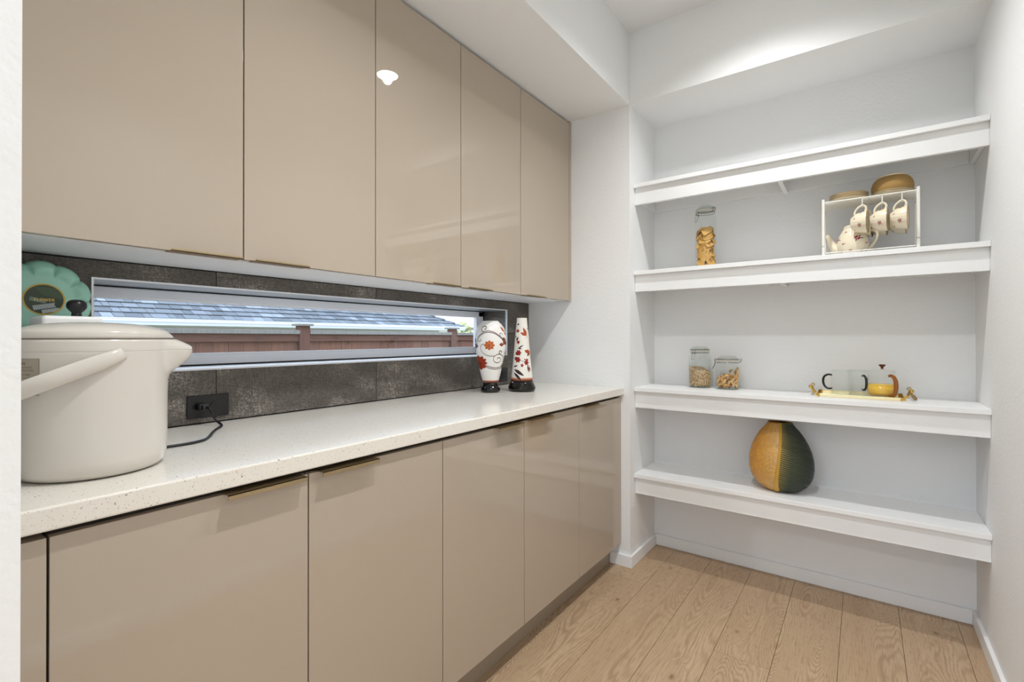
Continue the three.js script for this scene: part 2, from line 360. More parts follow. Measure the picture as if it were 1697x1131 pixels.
// ---------------------------------------------------------------- shelves in the niche
[[1.9813, 'topmost white shelf of the niche, empty, above the tea set'], [1.5254, 'white shelf carrying the jar of chips and the tea set rack'],
  [0.9182, 'white shelf carrying the two small jars and the gold tray'], [0.4682, 'lowest white shelf, carrying the amber and green egg vase']].forEach(([y, label]) => {
  const s = thing('shelf', label, 'shelf', [(XC + XR) / 2, y - 0.1066, Z2], 'white shelves of the niche');
  part(s, 'board', bx(XC + 0.0005, XR - 0.0005, y - 0.0205, y, Z2 + 0.0005, -2.2218, 0.0015), M.shelf);
  part(s, 'apron', bx(XC + 0.0005, XR - 0.0005, y - 0.1066, y - 0.0207, -2.2589, -2.2409, 0.001), M.shelf);
  part(s, 'cleat', bx(XC + 0.0185, XR - 0.0185, y - 0.09, y - 0.0207, Z2 + 0.0005, Z2 + 0.0185, 0.001), M.shelf);
  part(s, 'cleat', bx(XC + 0.0005, XC + 0.0183, y - 0.09, y - 0.0207, Z2 + 0.0005, -2.2592, 0.001), M.shelf);
  part(s, 'cleat', bx(XR - 0.0183, XR - 0.0005, y - 0.09, y - 0.0207, Z2 + 0.0005, -2.2592, 0.001), M.shelf);
  const br = new THREE.Shape([[-2.2592, y - 0.1], [-2.2592, y - 0.0207], [Z2 + 0.0187, y - 0.0207], [Z2 + 0.0187, y - 0.1]].map(([z, h]) => new THREE.Vector2(-z, h)));
  const e = new THREE.ExtrudeGeometry(br, { depth: 0.018, bevelEnabled: false }); e.rotateY(Math.PI / 2); e.translate(1.294, 0, 0);
  part(s, 'bracket', e, M.shelf);
});

// ---------------------------------------------------------------- lamps
LAMPS.forEach(([x, z, cd], i) => {
  const side = ['left', 'middle', 'right'][i - 2];
  const t = thing('ceiling_lamp', 'round white recessed ceiling lamp ' + (i === 0 ? 'in the pantry close to the shelf niche header' : i === 1 ? 'over the middle of the pantry beside the first wall cabinet' : 'in the kitchen by the glass doors, ' + side + ' of the row'), 'lamp', [x, HC, z], 'recessed ceiling lamps');
  piece(t, 'trim_ring', lathe([[0.06, -0.001], [0.062, -0.005], [0.072, -0.006], [0.083, -0.003], [0.085, 0]], 48), M.trim);
  const disc = new THREE.CylinderGeometry(0.06, 0.06, 0.003, 40); disc.translate(0, -0.0016, 0);
  const lens = piece(t, 'lamp_lens', disc, std({ color: S('#ffffff'), emissive: LAMP_COLOR, emissiveIntensity: 14, roughness: 0.5 }));
  lens.castShadow = false;
  const l = new THREE.SpotLight(LAMP_COLOR, cd, 0, i < 2 ? 1.2 : 1.4, i < 2 ? 1.0 : 0.5, 2);
  l.position.set(x, HC - 0.028, z); l.target.position.set(x, 0, z); l.castShadow = true; l.shadow.radius = 1.25; l.shadow.mapSize.set(1024, 1024);
  l.name = 'lamp_light'; scene.add(l, l.target);
});

// ---------------------------------------------------------------- outdoors: ground, fence, the neighbours' roof
tag(struct('ground', bx(-90, 60, -0.7, -0.55, -90, 60), std({ color: S('#6f7462'), roughness: 1 })));
const plankTex = (a, b, c, o) => tex(128, 512, (u, v) => {
  const g = fbm(u * 26 + o, v * 3 + o, 4), s = fbm(u * 70 + o, v * 5, 2), k = Math.exp(-(((u - 0.35) * 9) ** 2 + ((v - 0.4 - 0.03 * o % 0.3) * 26) ** 2));
  return mix3(mix3(mix3(a, b, g), c, Math.max(0, s - 0.5) * 1.6), [52, 34, 28], k * 0.7);
}, true, [1 / 0.16, 1 / 0.9]);
const cedar = [0, 1, 2, 3].map((k) => std({ map: plankTex([[120, 80, 60], [136, 94, 70], [108, 68, 50], [128, 90, 72]][k], [88, 56, 41], [76, 50, 38], k * 9.1), roughness: 0.9 }));
const darkCedar = std({ map: plankTex([108, 70, 52], [80, 50, 38], [60, 38, 29], 3.3), roughness: 0.9 });
const greyWood = std({ map: plankTex([140, 134, 124], [104, 100, 92], [84, 80, 74], 6.6), roughness: 0.95 });
{
  const f = thing('fence', 'brown timber board fence with weathered grey cap outside the window', 'fence', [-3.4, -0.55, -4]);
  const posts = [-0.36, -2.757, -5.15, -7.545, -9.94];
  for (let i = 0; i < posts.length; i++) {
    const z = posts[i];
    part(f, 'post', bx(-3.44, -3.355, -0.55, 1.312, z - 0.061, z + 0.061, 0.003), darkCedar);
    part(f, 'post_cap', bx(-3.475, -3.325, 1.3122, 1.336, z - 0.088, z + 0.088, 0.003), greyWood);
    if (!i) continue;
    const za = z + 0.0615, zb = posts[i - 1] - 0.0615;
    part(f, 'cap_rail', bx(-3.46, -3.345, 1.2226, 1.264, za, zb, 0.002), greyWood);
    const rg = bx(-3.3995, -3.37, 1.1434, 1.2222, za, zb, 0.002);
    { const uv = rg.attributes.uv; for (let k = 0; k < uv.count; k++) uv.setXY(k, uv.getY(k), uv.getX(k)); }
    part(f, 'rail', rg, darkCedar);
    part(f, 'rail', bx(-3.3995, -3.37, -0.3, -0.21, za, zb, 0.002), darkCedar);
    const n = 16, w = (zb - za) / n;
    for (let k = 0; k < n; k++) part(f, 'board', metres(bx(-3.4155 - rr(0, 0.002), -3.4, -0.5, 1.222, za + k * w + 0.0012, za + (k + 1) * w - 0.0012, 0.0015, 1), rr(0, 1), rr(0, 1)), cedar[Math.floor(rnd() * 4)]);
  }
}
{
  const h = thing('neighbour_house', 'neighbouring house with grey shingle roof and white gutter behind the fence', 'house', [-9.5, -0.55, -4]);
  const EX = -7.0, EY = 1.474, ZE = -9.42, ZS = 3, slope = 0.5, ridge = 4.2;
  const siding = std({ color: S('#c9c4b8'), roughness: 0.8 }), white = std({ color: S('#dcdee1'), roughness: 0.4 });
  part(h, 'wall', bx(-15, -7.45, -0.55, 1.4, ZE + 0.45, ZS - 0.45), siding);
  part(h, 'soffit', bx(-15.4, -7.03, 1.378, 1.392, ZE + 0.03, ZS), white);
  part(h, 'fascia', [bx(-7.03, -7.0, 1.378, 1.472, ZE, ZS), bx(-15.4, -7.03, 1.378, 1.472, ZE, ZE + 0.03)], white);
  const gs = new THREE.Shape([[0, 0], [0.075, 0], [0.085, 0.03], [0.1, 0.055], [0.1, 0.086], [0.108, 0.09], [0.108, 0.1], [0.092, 0.1], [0.092, 0.06], [0.075, 0.03], [0.07, 0.012], [0, 0.012]].map(([x, y]) => new THREE.Vector2(x, y)));
  const ge = new THREE.ExtrudeGeometry(gs, { depth: ZS - ZE, bevelEnabled: false }); ge.translate(-7.0, 1.378, ZE);
  part(h, 'gutter', ge, white);
  const deckMat = std({ color: S('#3c4248'), roughness: 1 });
  const quad = (a, b, c, d) => { const g = new THREE.BufferGeometry(); g.setAttribute('position', new THREE.Float32BufferAttribute([...a, ...b, ...c, ...a, ...c, ...d], 3)); g.computeVertexNormals(); g.setAttribute('uv', new THREE.Float32BufferAttribute(new Float32Array(12), 2)); return g; };
  const RY = EY + ridge * slope - 0.012, B = EY - 0.012;
  const roof = part(h, 'roof', [
    quad([EX, B, ZS], [EX, B, ZE], [EX - ridge, RY, ZE + ridge], [EX - ridge, RY, ZS]),
    quad([EX, B, ZE], [EX - 2 * ridge, B, ZE], [EX - ridge, RY, ZE + ridge], [EX - ridge, RY, ZE + ridge]),
    quad([EX - 2 * ridge, B, ZE], [EX - 2 * ridge, B, ZS], [EX - ridge, RY, ZS], [EX - ridge, RY, ZE + ridge])], deckMat);
  const grit = (a, b) => tex(128, 128, (u, v) => { const n = fbm(u * 64, v * 64, 2), s = fbm(u * 9 + a[0], v * 9, 3); return mix3(a, b, Math.max(0, Math.min(1, (n - 0.5) * 2.2 + 0.3 + s * 0.4))); }, true, [4, 4]);
  const tones = [[65, 69, 70, 86, 91, 93], [53, 56, 58, 72, 77, 79], [74, 78, 80, 95, 99, 102], [90, 94, 96, 109, 114, 117], [58, 62, 63, 79, 84, 86]].map((t) => std({ map: grit(t.slice(0, 3), t.slice(3)), roughness: 0.95 }));
  const tilt = Math.atan(slope), rise = 0.165 / Math.cos(tilt), rest = [];
  for (let k = 0; k < 24; k++) {
    const x = EX - k * 0.165, y = EY + k * 0.165 * slope, zl = ZE + k * 0.165 + 0.02; let z = 0.2 - rr(0, 0.2);
    while (z > zl) {
      const w = Math.min(rr(0.09, 0.24), z - zl), g = new THREE.BoxGeometry(rise + 0.02, rnd() < 0.35 ? 0.014 : 0.009, Math.max(0.02, w - 0.007));
      metres(g, rr(0, 1), rr(0, 1)); g.rotateZ(-(tilt - 0.085)); g.translate(x - 0.0825, y + 0.0825 * slope + 0.007, z - w / 2);
      if (k < 5 && z < -1.2) { part(roof, 'shingle', g, tones[Math.floor(rnd() * rnd() * 1.2 * 5) % 5]); } else rest.push(g);
      z -= w;
    }
  }
  part(roof, 'shingles', rest, tones[0]).userData.kind = 'stuff';
  const caps = [];
  for (let k = 0; k < 22; k++) { const t = k * 0.19, g = new THREE.BoxGeometry(0.3, 0.012, 0.16); g.rotateY(Math.PI / 4); g.rotateZ(-0.33); g.translate(EX - t - 0.06, EY + (t + 0.06) * slope + 0.012, ZE + t + 0.06); caps.push(metres(g)); }
  part(roof, 'hip_cap', caps, tones[4]);
}
{
  const h = thing('distant_house', 'pale distant house seen at the right end of the window', 'house', [-36, -0.6, -43]);
  const wm = std({ color: S('#b8ae98'), roughness: 0.9 });
  part(h, 'wall', bx(-40, -32, -0.6, 2.3, -46, -38.3), wm);
  part(h, 'roof', [bx(-40.5, -31.6, 2.3, 2.46, -46.5, -37.9), bx(-39, -33, 2.46, 2.9, -45, -39)], std({ color: S('#d9d8d4'), roughness: 0.8 }));
  for (const z of [-38.8, -40.6]) { const w = part(h, 'window', bx(-32.02, -31.96, 0.8, 1.8, z - 0.9, z), M.vinyl); part(w, 'glass', bx(-31.96, -31.94, 0.88, 1.72, z - 0.82, z - 0.08), std({ color: S('#8fa0ac'), roughness: 0.1 })); }
  const t = thing('distant_tree', 'small yellow-green tree beyond the end of the shingle roof', 'tree', [-22, -0.6, -26.2]);
  const leaf = std({ color: S('#a2a772'), roughness: 1 }), blobs = [];
  for (let i = 0; i < 70; i++) {
    const g = new THREE.IcosahedronGeometry(rr(0.1, 0.22), 0), a = rr(0, 6.28), q = Math.sqrt(rnd()), hgt = rr(0.9, 2.35);
    g.translate(-22 + Math.cos(a) * q * 0.75 * (2.6 - hgt), hgt, -26.1 + Math.sin(a) * q * 0.75 * (2.6 - hgt)); blobs.push(g);
  }
  part(t, 'crown', blobs, leaf); part(t, 'trunk', rod([-22, -0.6, -26.1], [-22, 1.6, -26.1], 0.07), darkCedar);
}

// ---------------------------------------------------------------- things on the worktop
function taper(pts, radii, seg = 24, rad = 12, squash = 1) { // a tube whose radius changes, closed at both ends
  const c = new THREE.CatmullRomCurve3(pts.map((p) => V(...p))), fr = c.computeFrenetFrames(seg, false), pos = [], idx = [], uv = [];
  const at = (t) => { const k = t * (radii.length - 1), i = Math.min(radii.length - 2, Math.floor(k)); return lerp(radii[i], radii[i + 1], k - i); };
  for (let i = 0; i <= seg; i++) {
    const p = c.getPointAt(i / seg), r = at(i / seg);
    for (let j = 0; j <= rad; j++) { const a = j / rad * Math.PI * 2, n = fr.normals[i].clone().multiplyScalar(Math.cos(a) * r).addScaledVector(fr.binormals[i], Math.sin(a) * r * squash).add(p); pos.push(n.x, n.y, n.z); uv.push(i / seg, j / rad); }
  }
  const R = rad + 1;
  for (let i = 0; i < seg; i++) for (let j = 0; j < rad; j++) { const a = i * R + j; idx.push(a, a + 1, a + R, a + 1, a + R + 1, a + R); }
  for (const [i, flip] of [[0, 1], [seg, 0]]) { const p = c.getPointAt(i / seg), k = pos.length / 3; pos.push(p.x, p.y, p.z); uv.push(0, 0); for (let j = 0; j < rad; j++) flip ? idx.push(k, i * R + j + 1, i * R + j) : idx.push(k, i * R + j, i * R + j + 1); }
  const g = new THREE.BufferGeometry(); g.setAttribute('position', new THREE.Float32BufferAttribute(pos, 3)); g.setAttribute('uv', new THREE.Float32BufferAttribute(uv, 2)); g.setIndex(idx); g.computeVertexNormals(); return g;
}
// a surface round an upright axis: rows of [height, radius, spout reach]
function bulged(rows, cx, cz, seg = 96) {
  const pos = [], idx = [], uv = [];
  for (const [y, R, A] of rows) for (let j = 0; j <= seg; j++) {
    const a = j / seg * Math.PI * 2, d = Math.min(Math.abs(a - Math.PI), 9), r = R + A * Math.exp(-Math.pow(d / 0.5, 4));
    pos.push(cx + Math.sin(a) * r, y, cz + Math.cos(a) * r); uv.push(j / seg, y);
  }
  for (let i = 0; i < rows.length - 1; i++) for (let j = 0; j < seg; j++) { const a = i * (seg + 1) + j, b = a + seg + 1; idx.push(a, a + 1, b, a + 1, b + 1, b); }
  const g = new THREE.BufferGeometry(); g.setAttribute('position', new THREE.Float32BufferAttribute(pos, 3)); g.setAttribute('uv', new THREE.Float32BufferAttribute(uv, 2)); g.setIndex(idx); g.computeVertexNormals(); return g;
}
let dispenser;
{
  const cx = 0.382, cz = -0.095, y0 = CT + 0.0005;
  const t = dispenser = thing('water_dispenser', 'large cream white electric water dispenser with bail handle and spout, nearest on the worktop', 'dispenser', [cx, y0, cz]);
  part(t, 'body', bulged([[0, 0], [0.0, 0.098], [0.003, 0.106], [0.012, 0.1135], [0.03, 0.1165], [0.08, 0.1175], [0.14, 0.1178], [0.17, 0.1178, 0.001], [0.18, 0.1178, 0.004], [0.188, 0.1178, 0.011], [0.195, 0.1178, 0.021], [0.203, 0.1178, 0.031], [0.212, 0.1178, 0.04], [0.22, 0.1178, 0.0445], [0.2285, 0.1178, 0.046], [0.2305, 0.1178, 0.046], [0.231, 0.1171, 0.0452], [0.2316, 0.1171, 0.0452], [0.2322, 0.1178, 0.046], [0.238, 0.1175, 0.0445], [0.2425, 0.1172, 0.039], [0.248, 0.1168, 0.0285], [0.2535, 0.1165, 0.018], [0.2535, 0.112, 0.014], [0.252, 0.09, 0]].map(([y, r, a = 0]) => [y0 + y, Math.max(r, 1e-4), a]), cx, cz), M.cream);
  part(t, 'lid', bulged([[0.2555, 0.1], [0.2552, 0.1163, 0.015], [0.259, 0.1168, 0.011], [0.265, 0.1165, 0.006], [0.271, 0.114, 0.003], [0.2765, 0.1, 0.002], [0.281, 0.085], [0.2843, 0.065], [0.2862, 0.042], [0.287, 0.02], [0.287, 1e-4]].map(([y, r, a = 0]) => [y0 + y, r, a]), cx, cz), M.cream);
  part(t, 'seam', bulged([[0.2534, 0.1155, 0.0145], [0.2553, 0.1155, 0.0145]].map(([y, r, a]) => [y0 + y, r, a]), cx, cz), std({ color: S('#5d5148'), roughness: 0.6 }), 'dark seam under the lid');
  const hp = [[cx + 0.117, 1.148, -0.109], [cx + 0.122, 1.14, -0.092], [cx + 0.121, 1.12, -0.045], [cx + 0.112, 1.1, 0.0], [cx + 0.085, 1.082, 0.034], [cx + 0.04, 1.073, 0.05], [cx, 1.071, 0.0545], [cx - 0.04, 1.073, 0.05], [cx - 0.085, 1.082, 0.034], [cx - 0.112, 1.1, 0.0], [cx - 0.121, 1.12, -0.045], [cx - 0.122, 1.14, -0.092], [cx - 0.117, 1.148, -0.109]];
  part(t, 'handle', taper(hp, [0.006, 0.0078, 0.0078, 0.0078, 0.0078, 0.0078, 0.0078, 0.0078, 0.0078, 0.0078, 0.0078, 0.0078, 0.006], 90, 16, 1.9), M.cream);
  const lab = canvasTex(512, 512, (c, w) => {
    c.fillStyle = '#a79e8c'; c.fillRect(0, 0, w, w); c.fillStyle = '#3a332b'; c.strokeStyle = '#6b6252'; c.lineWidth = 3; c.strokeRect(2, 2, w - 4, w - 4); c.beginPath(); c.moveTo(0, 270); c.lineTo(w, 270); c.stroke();
    c.font = 'bold 44px sans-serif'; c.fillText('CAUTION', 120, 84); c.font = '33px sans-serif';
    c.fillText('To avoid electrical hazards,', 26, 132); c.fillText('do not put on damp surface', 26, 172); c.fillText('Do not immerse in water', 26, 232);
    c.font = 'bold 40px sans-serif'; c.fillText("MODE D'EMPLOI", 84, 340); c.font = '33px sans-serif'; c.fillText('Ne pas immerger dans', 26, 392); c.fillText("l'eau", 26, 432);
  });
  const lg = new THREE.CylinderGeometry(0.1182, 0.1182, 0.064, 24, 1, true, 0.127, 0.56); lg.translate(cx, 1.1085, cz);
  part(t, 'label', lg, std({ map: lab, roughness: 0.5 }), 'grey caution label');
}
{ // outlets, plug and cord
  const plate = (name, label, z0, z1, yc, h) => {
    const o = thing(name, label, 'outlet', [0.0101, yc, (z0 + z1) / 2]);
    part(o, 'cover_plate', bx(0.0101, 0.0155, yc - h / 2, yc + h / 2, z0, z1, 0.002), M.black);
    return o;
  };
  const o = plate('power_outlet', 'black double power outlet in the dark tile beside the water dispenser', -0.5037, -0.389, 0.9726, 0.067);
  for (const z of [-0.425, -0.4675]) {
    const g = new THREE.CylinderGeometry(0.0165, 0.0165, 0.0022, 32); g.rotateZ(Math.PI / 2); g.scale(1, 0.86, 1); g.translate(0.0166, 0.9726, z);
    const s = part(o, 'socket', g, M.black);
    part(s, 'slot', [bx(0.0176, 0.0179, 0.9765, 0.9785, z - 0.0045, z + 0.0045), bx(0.0176, 0.0179, 0.9668, 0.9688, z - 0.004, z + 0.004), bx(0.0176, 0.0179, 0.971, 0.9745, z + 0.0075, z + 0.0105)], M.gasket);
  }
  const s2 = plate('power_outlet', 'black power outlet half hidden behind the round-shouldered flower vase', -1.955, -1.885, 0.975, 0.075);
  part(s2, 'socket', bx(0.0155, 0.0172, 0.955, 0.995, -1.938, -1.902, 0.0005), M.gasket);
  const c = new THREE.Group(); c.name = 'power_cord'; dispenser.add(c);
  part(c, 'plug', [bx(0.0182, 0.04, 0.9625, 0.983, -0.4365, -0.412, 0.004), bx(0.039, 0.05, 0.965, 0.981, -0.4345, -0.417, 0.003)], M.rubber);
  const r = 0.0034, y = CT + r + 0.0004;
  part(c, 'cable', tube([[0.047, 0.973, -0.428], [0.058, 0.971, -0.432], [0.062, 0.957, -0.437], [0.064, 0.938, -0.444], [0.074, y + 0.005, -0.45], [0.092, y, -0.45], [0.118, y, -0.438], [0.155, y, -0.41], [0.2, y, -0.382], [0.245, y, -0.357], [0.285, y, -0.325], [0.298, y, -0.28], [0.295, y, -0.235], [0.305, y, -0.19]], r, 110, 10), M.rubber);
}
{ // flower-shaped mint box and the white canister with a black knob
  const mint = phys({ color: S('#a3dac6'), roughness: 0.22 }), cy = 1.2665, cz = -0.077;
  const t = thing('gift_box', 'mint green scalloped flower-shaped gift box leaning on the dark tile behind the dispenser', 'box', [0.045, CT, cz]);
  part(t, 'carton', bx(0.014, 0.06, CT, 1.219, -0.15, 0.0, 0.003), std({ color: S('#4c9a8a'), roughness: 0.5 }));
  const pos = [], idx = [], NA = 180, NR = 22, off = 0.30;
  for (let i = 0; i <= NR; i++) for (let j = 0; j <= NA; j++) {
    const a = j / NA * Math.PI * 2, q = i / NR, pet = Math.abs(Math.sin((a - off) * 5)), R = 0.0855 + 0.0075 * Math.pow(pet, 0.5), rad = R * q;
    const edge = Math.max(0, (q - 0.62) / 0.38), groove = Math.exp(-Math.pow(pet / 0.13, 2));
    const x = 0.066 - 0.012 * Math.pow(edge, 1.4) + (0.009 * Math.sin(Math.PI * Math.min(1, edge * 1.0)) * Math.pow(pet, 0.6)) - 0.004 * groove * (edge > 0 ? Math.min(1, edge * 4) : 0) - 0.016 * Math.pow(Math.max(0, (q - 0.93) / 0.07), 2);
    pos.push(x, cy + Math.cos(a) * rad, cz - Math.sin(a) * rad);
  }
  for (let i = 0; i < NR; i++) for (let j = 0; j < NA; j++) { const a = i * (NA + 1) + j, b = a + NA + 1; idx.push(a, b, a + 1, a + 1, b, b + 1); }
  const g = new THREE.BufferGeometry(); g.setAttribute('position', new THREE.Float32BufferAttribute(pos, 3)); g.setIndex(idx); g.computeVertexNormals();
  part(t, 'flower_tray', g, mint);
  const back = []; for (let j = 0; j < 120; j++) { const a = j / 120 * Math.PI * 2, R = 0.081 + 0.0075 * Math.sqrt(Math.abs(Math.sin((a - off) * 5))); back.push(new THREE.Vector2(Math.sin(a) * R, Math.cos(a) * R)); }
  const rim = new THREE.ExtrudeGeometry(new THREE.Shape(back), { depth: 0.03, bevelEnabled: false }); rim.rotateY(Math.PI / 2); rim.translate(0.0125, cy, cz);
  part(t, 'flower_rim', rim, mint);
  const lt = canvasTex(512, 512, (c, w) => {
    c.fillStyle = '#d2ab3c'; c.fillRect(0, 0, w, w); c.fillStyle = '#2f3f2a'; c.beginPath(); c.arc(256, 256, 236, 0, 7); c.fill(); c.save(); c.clip();
    c.fillStyle = '#3b5233'; c.beginPath(); c.moveTo(130, 60); c.lineTo(430, 60); c.lineTo(500, 240); c.lineTo(250, 190); c.fill();
    c.fillStyle = '#6d7f75'; c.save(); c.translate(170, 270); c.rotate(0.25); c.fillRect(-90, -30, 200, 60); c.restore();
    c.save(); c.translate(270, 375); c.rotate(-0.22); c.fillStyle = '#b9c0be'; c.fillRect(-150, -45, 310, 82); c.fillStyle = '#59656a';
    for (let i = 0; i < 15; i++) c.fillRect(-148 + i * 21, -45, 6, 82); c.fillStyle = '#2f4a4f'; c.fillRect(-150, 30, 320, 12); c.fillStyle = '#c5cbc8'; c.fillRect(-60, 44, 240, 60); c.fillStyle = '#59656a'; for (let i = 0; i < 11; i++) c.fillRect(-58 + i * 22, 44, 6, 60); c.restore();
    c.fillStyle = '#1f3626'; c.beginPath(); c.ellipse(440, 330, 60, 60, 0, 0, 7); c.fill(); c.restore();
    c.font = 'bold 64px sans-serif'; c.fillStyle = '#e0b93f'; c.textAlign = 'center'; c.fillText('FLOWER', 256, 285);
  });
  const disc = new THREE.CylinderGeometry(0.0365, 0.0365, 0.0012, 64); disc.rotateY(-Math.PI / 2);
  { const p = disc.attributes.position, uv = disc.attributes.uv; disc.rotateZ(-Math.PI / 2); for (let i = 0; i < p.count; i++) uv.setXY(i, 0.5 - p.getZ(i) / 0.073, 0.5 + p.getY(i) / 0.073); }
  disc.translate(0.0668, cy, cz);
  part(t, 'label', disc, std({ map: lt, roughness: 0.35 }), 'round dark green label with gold border');
  const k = thing('canister', 'white square canister with black mushroom knob standing behind the dispenser', 'canister', [0.188, CT, -0.0915]);
  part(k, 'body', bx(0.126, 0.25, CT, 1.196, -0.14, -0.043, 0.012, 4), M.trim);
  part(k, 'lid', bx(0.125, 0.251, 1.1965, 1.2232, -0.141, -0.042, 0.008, 4), M.trim);
  part(k, 'knob', lathe([[0, 0], [0.009, 0], [0.0088, 0.009], [0.0115, 0.0125], [0.0165, 0.019], [0.0178, 0.0255], [0.0158, 0.0325], [0.01, 0.0375], [0, 0.039]], 40, [0.19, 1.2232, -0.1085], 40), M.black);
}
// ---- two cameo glass vases: flat print on turned bodies
function printed(W, H, cx, top, bottom, prof, scale, draw) {
  const h = (bottom - top) / scale, rAt = (zy) => { const y = (bottom - zy) / scale; for (let i = 1; i < prof.length; i++) if (y <= prof[i][1]) { const [r0, a] = prof[i - 1], [r1, b] = prof[i]; return lerp(r0, r1, (y - a) / (b - a || 1)); } return prof[prof.length - 1][0]; };
  return canvasTex(W, H, (c) => {
    const m = (x, y) => [W * (0.5 + Math.asin(Math.max(-1, Math.min(1, (x - cx) / scale / rAt(y)))) / (2 * Math.PI)), H * (y - top) / (bottom - top)];
    draw(c, {
      line(pts, w, col) { const q = new THREE.CatmullRomCurve3(pts.map(([x, y]) => V(x, y, 0))).getPoints(pts.length * 10); c.strokeStyle = col; c.lineWidth = w; c.lineCap = 'round'; c.beginPath(); q.forEach((p) => c.lineTo(...m(p.x, p.y))); c.stroke(); },
      blob(x, y, r, n, col, jag = 0.3, sy = 1) { c.fillStyle = col; c.beginPath(); for (let i = 0; i <= n * 8; i++) { const a = i / (n * 8) * 6.283, q = r * (1 - jag + jag * Math.abs(Math.cos(a * n / 2))); c.lineTo(...m(x + Math.cos(a) * q, y + Math.sin(a) * q * sy)); } c.fill(); },
      leaf(x0, y0, x1, y1, w, col) { c.fillStyle = col; const dx = x1 - x0, dy = y1 - y0, L = Math.hypot(dx, dy); c.beginPath(); for (let i = 0; i <= 40; i++) { const t = i <= 20 ? i / 20 : (40 - i) / 20, s = (i <= 20 ? 1 : -1) * Math.sin(Math.PI * Math.pow(t, 0.85)) * w; c.lineTo(...m(x0 + dx * t - dy / L * s, y0 + dy * t + dx / L * s)); } c.fill(); },
    }, W, H);
  });
}
function spiral(cx, cy, r0, r1, a0, a1, n = 14) { const o = []; for (let i = 0; i <= n; i++) { const t = i / n, a = lerp(a0, a1, t), r = lerp(r0, r1, t); o.push([cx + Math.cos(a) * r, cy + Math.sin(a) * r]); } return o; }
{
  const sc = 2812, prof = [[0.035, 0.045], [0.0388, 0.054], [0.048, 0.0896], [0.0555, 0.125], [0.063, 0.1607], [0.0705, 0.196], [0.0752, 0.2318], [0.0747, 0.2674], [0.0655, 0.303], [0.0525, 0.3208], [0.0356, 0.3375]];
  const map = printed(2048, 1024, 360, 103, 925.5, prof, sc, (c, P, W, H) => {
    c.fillStyle = '#eeebe6'; c.fillRect(0, 0, W, H);
    const g = c.createLinearGradient(0, H * 0.95, 0, H); g.addColorStop(0, 'rgba(190,80,40,0)'); g.addColorStop(0.4, 'rgba(170,66,34,0.85)'); g.addColorStop(1, '#2c1712'); c.fillStyle = g; c.fillRect(0, H * 0.93, W, H * 0.07);
    const vine = '#4a2418', O = '#b4581a', D = '#8f2f16', K = '#4f3038';
    for (const d of [0, 15]) P.line([[192 + d * 0.8, 540], [186 + d, 470], [183 + d, 380], [205 + d, 310], [265 + d * 0.5, 252 + d], [340, 240 + d * 1.2], [420, 262 + d], [500 - d * 0.3, 325 + d * 0.6], [540, 380]], 12, vine);
    for (const d of [0, 20]) P.line([[310, 690 + d], [360, 712 + d], [420, 722 + d * 0.9], [470, 705 + d], [505, 650 + d * 1.4]], 12, vine);
    P.line([[258, 250], [232, 225], [240, 192], [272, 178], [298, 192], [292, 214], [272, 214]], 14, vine);
    P.line([[203, 352], [215, 374], [234, 374], [242, 358], [230, 348]], 10, vine); P.line([[486, 305], [482, 280], [500, 266], [516, 278], [510, 296]], 10, vine);
    P.line([[284, 408], [252, 425], [246, 470], [278, 530], [340, 564], [400, 568]], 10, vine);
    P.line([[496, 625], [500, 580], [470, 548], [430, 548], [398, 580], [394, 625], [420, 655], [455, 648], [472, 618], [462, 592], [440, 592], [434, 608]], 12, vine);
    P.line([[470, 545], [456, 520], [466, 500], [484, 508], [480, 530]], 15, vine);
    P.blob(346, 426, 64, 8, O, 0.3); P.blob(346, 420, 38, 6, '#c8691d', 0.4); P.blob(340, 428, 18, 5, '#96420f', 0.4);
    P.blob(526, 352, 24, 4, '#7a3a1c', 0.2, 1.2); P.blob(535, 396, 30, 5, '#7a3a1c', 0.3); P.blob(490, 418, 26, 4, '#8a4420', 0.2, 0.9);
    P.blob(232, 660, 92, 11, D, 0.25, 1.05); P.blob(226, 650, 62, 8, '#a63a1a', 0.35); P.blob(236, 670, 34, 6, '#7d2212', 0.4); P.blob(280, 700, 34, 6, '#96341a', 0.3);
    P.blob(186, 438, 28, 4, K, 0.25, 1.2); P.leaf(160, 330, 168, 410, 12, K); P.leaf(176, 470, 182, 545, 16, K);
    P.leaf(512, 180, 556, 260, 14, O); P.leaf(556, 250, 562, 300, 8, D); P.blob(512, 645, 18, 4, K, 0.2); P.leaf(500, 660, 480, 765, 18, '#3f2420'); P.blob(545, 518, 16, 4, D, 0.2);
    for (let i = 0; i < 26; i++) { const x = (i < 13 ? rr(0.02, 0.22) : rr(0.78, 0.98)) * W, y = rr(0.2, 0.85) * H; c.fillStyle = [O, D, K][i % 3]; c.beginPath(); c.ellipse(x, y, rr(14, 46), rr(16, 40), rnd() * 3, 0, 7); c.fill(); }
  });
  const at = [0.1714, CT + 0.0005, -1.607], t = thing('flower_vase', 'white round-shouldered glass vase with swirling vines, orange flowers and black foot', 'vase', at);
  const g = lathe([[0.0335, 0.045], ...prof, [0.0335, 0.3375], [0.034, 0.325], [0.05, 0.308], [0.06, 0.29]].map(([r, y]) => [r, y]), 96);
  { const a = g.attributes; for (let i = 0; i < a.uv.count; i++) a.uv.setY(i, (a.position.getY(i) - 0.045) / 0.2925); }
  g.rotateY(0.674 - Math.PI);
  piece(t, 'body', g, phys({ map, roughness: 0.28, side: THREE.DoubleSide }));
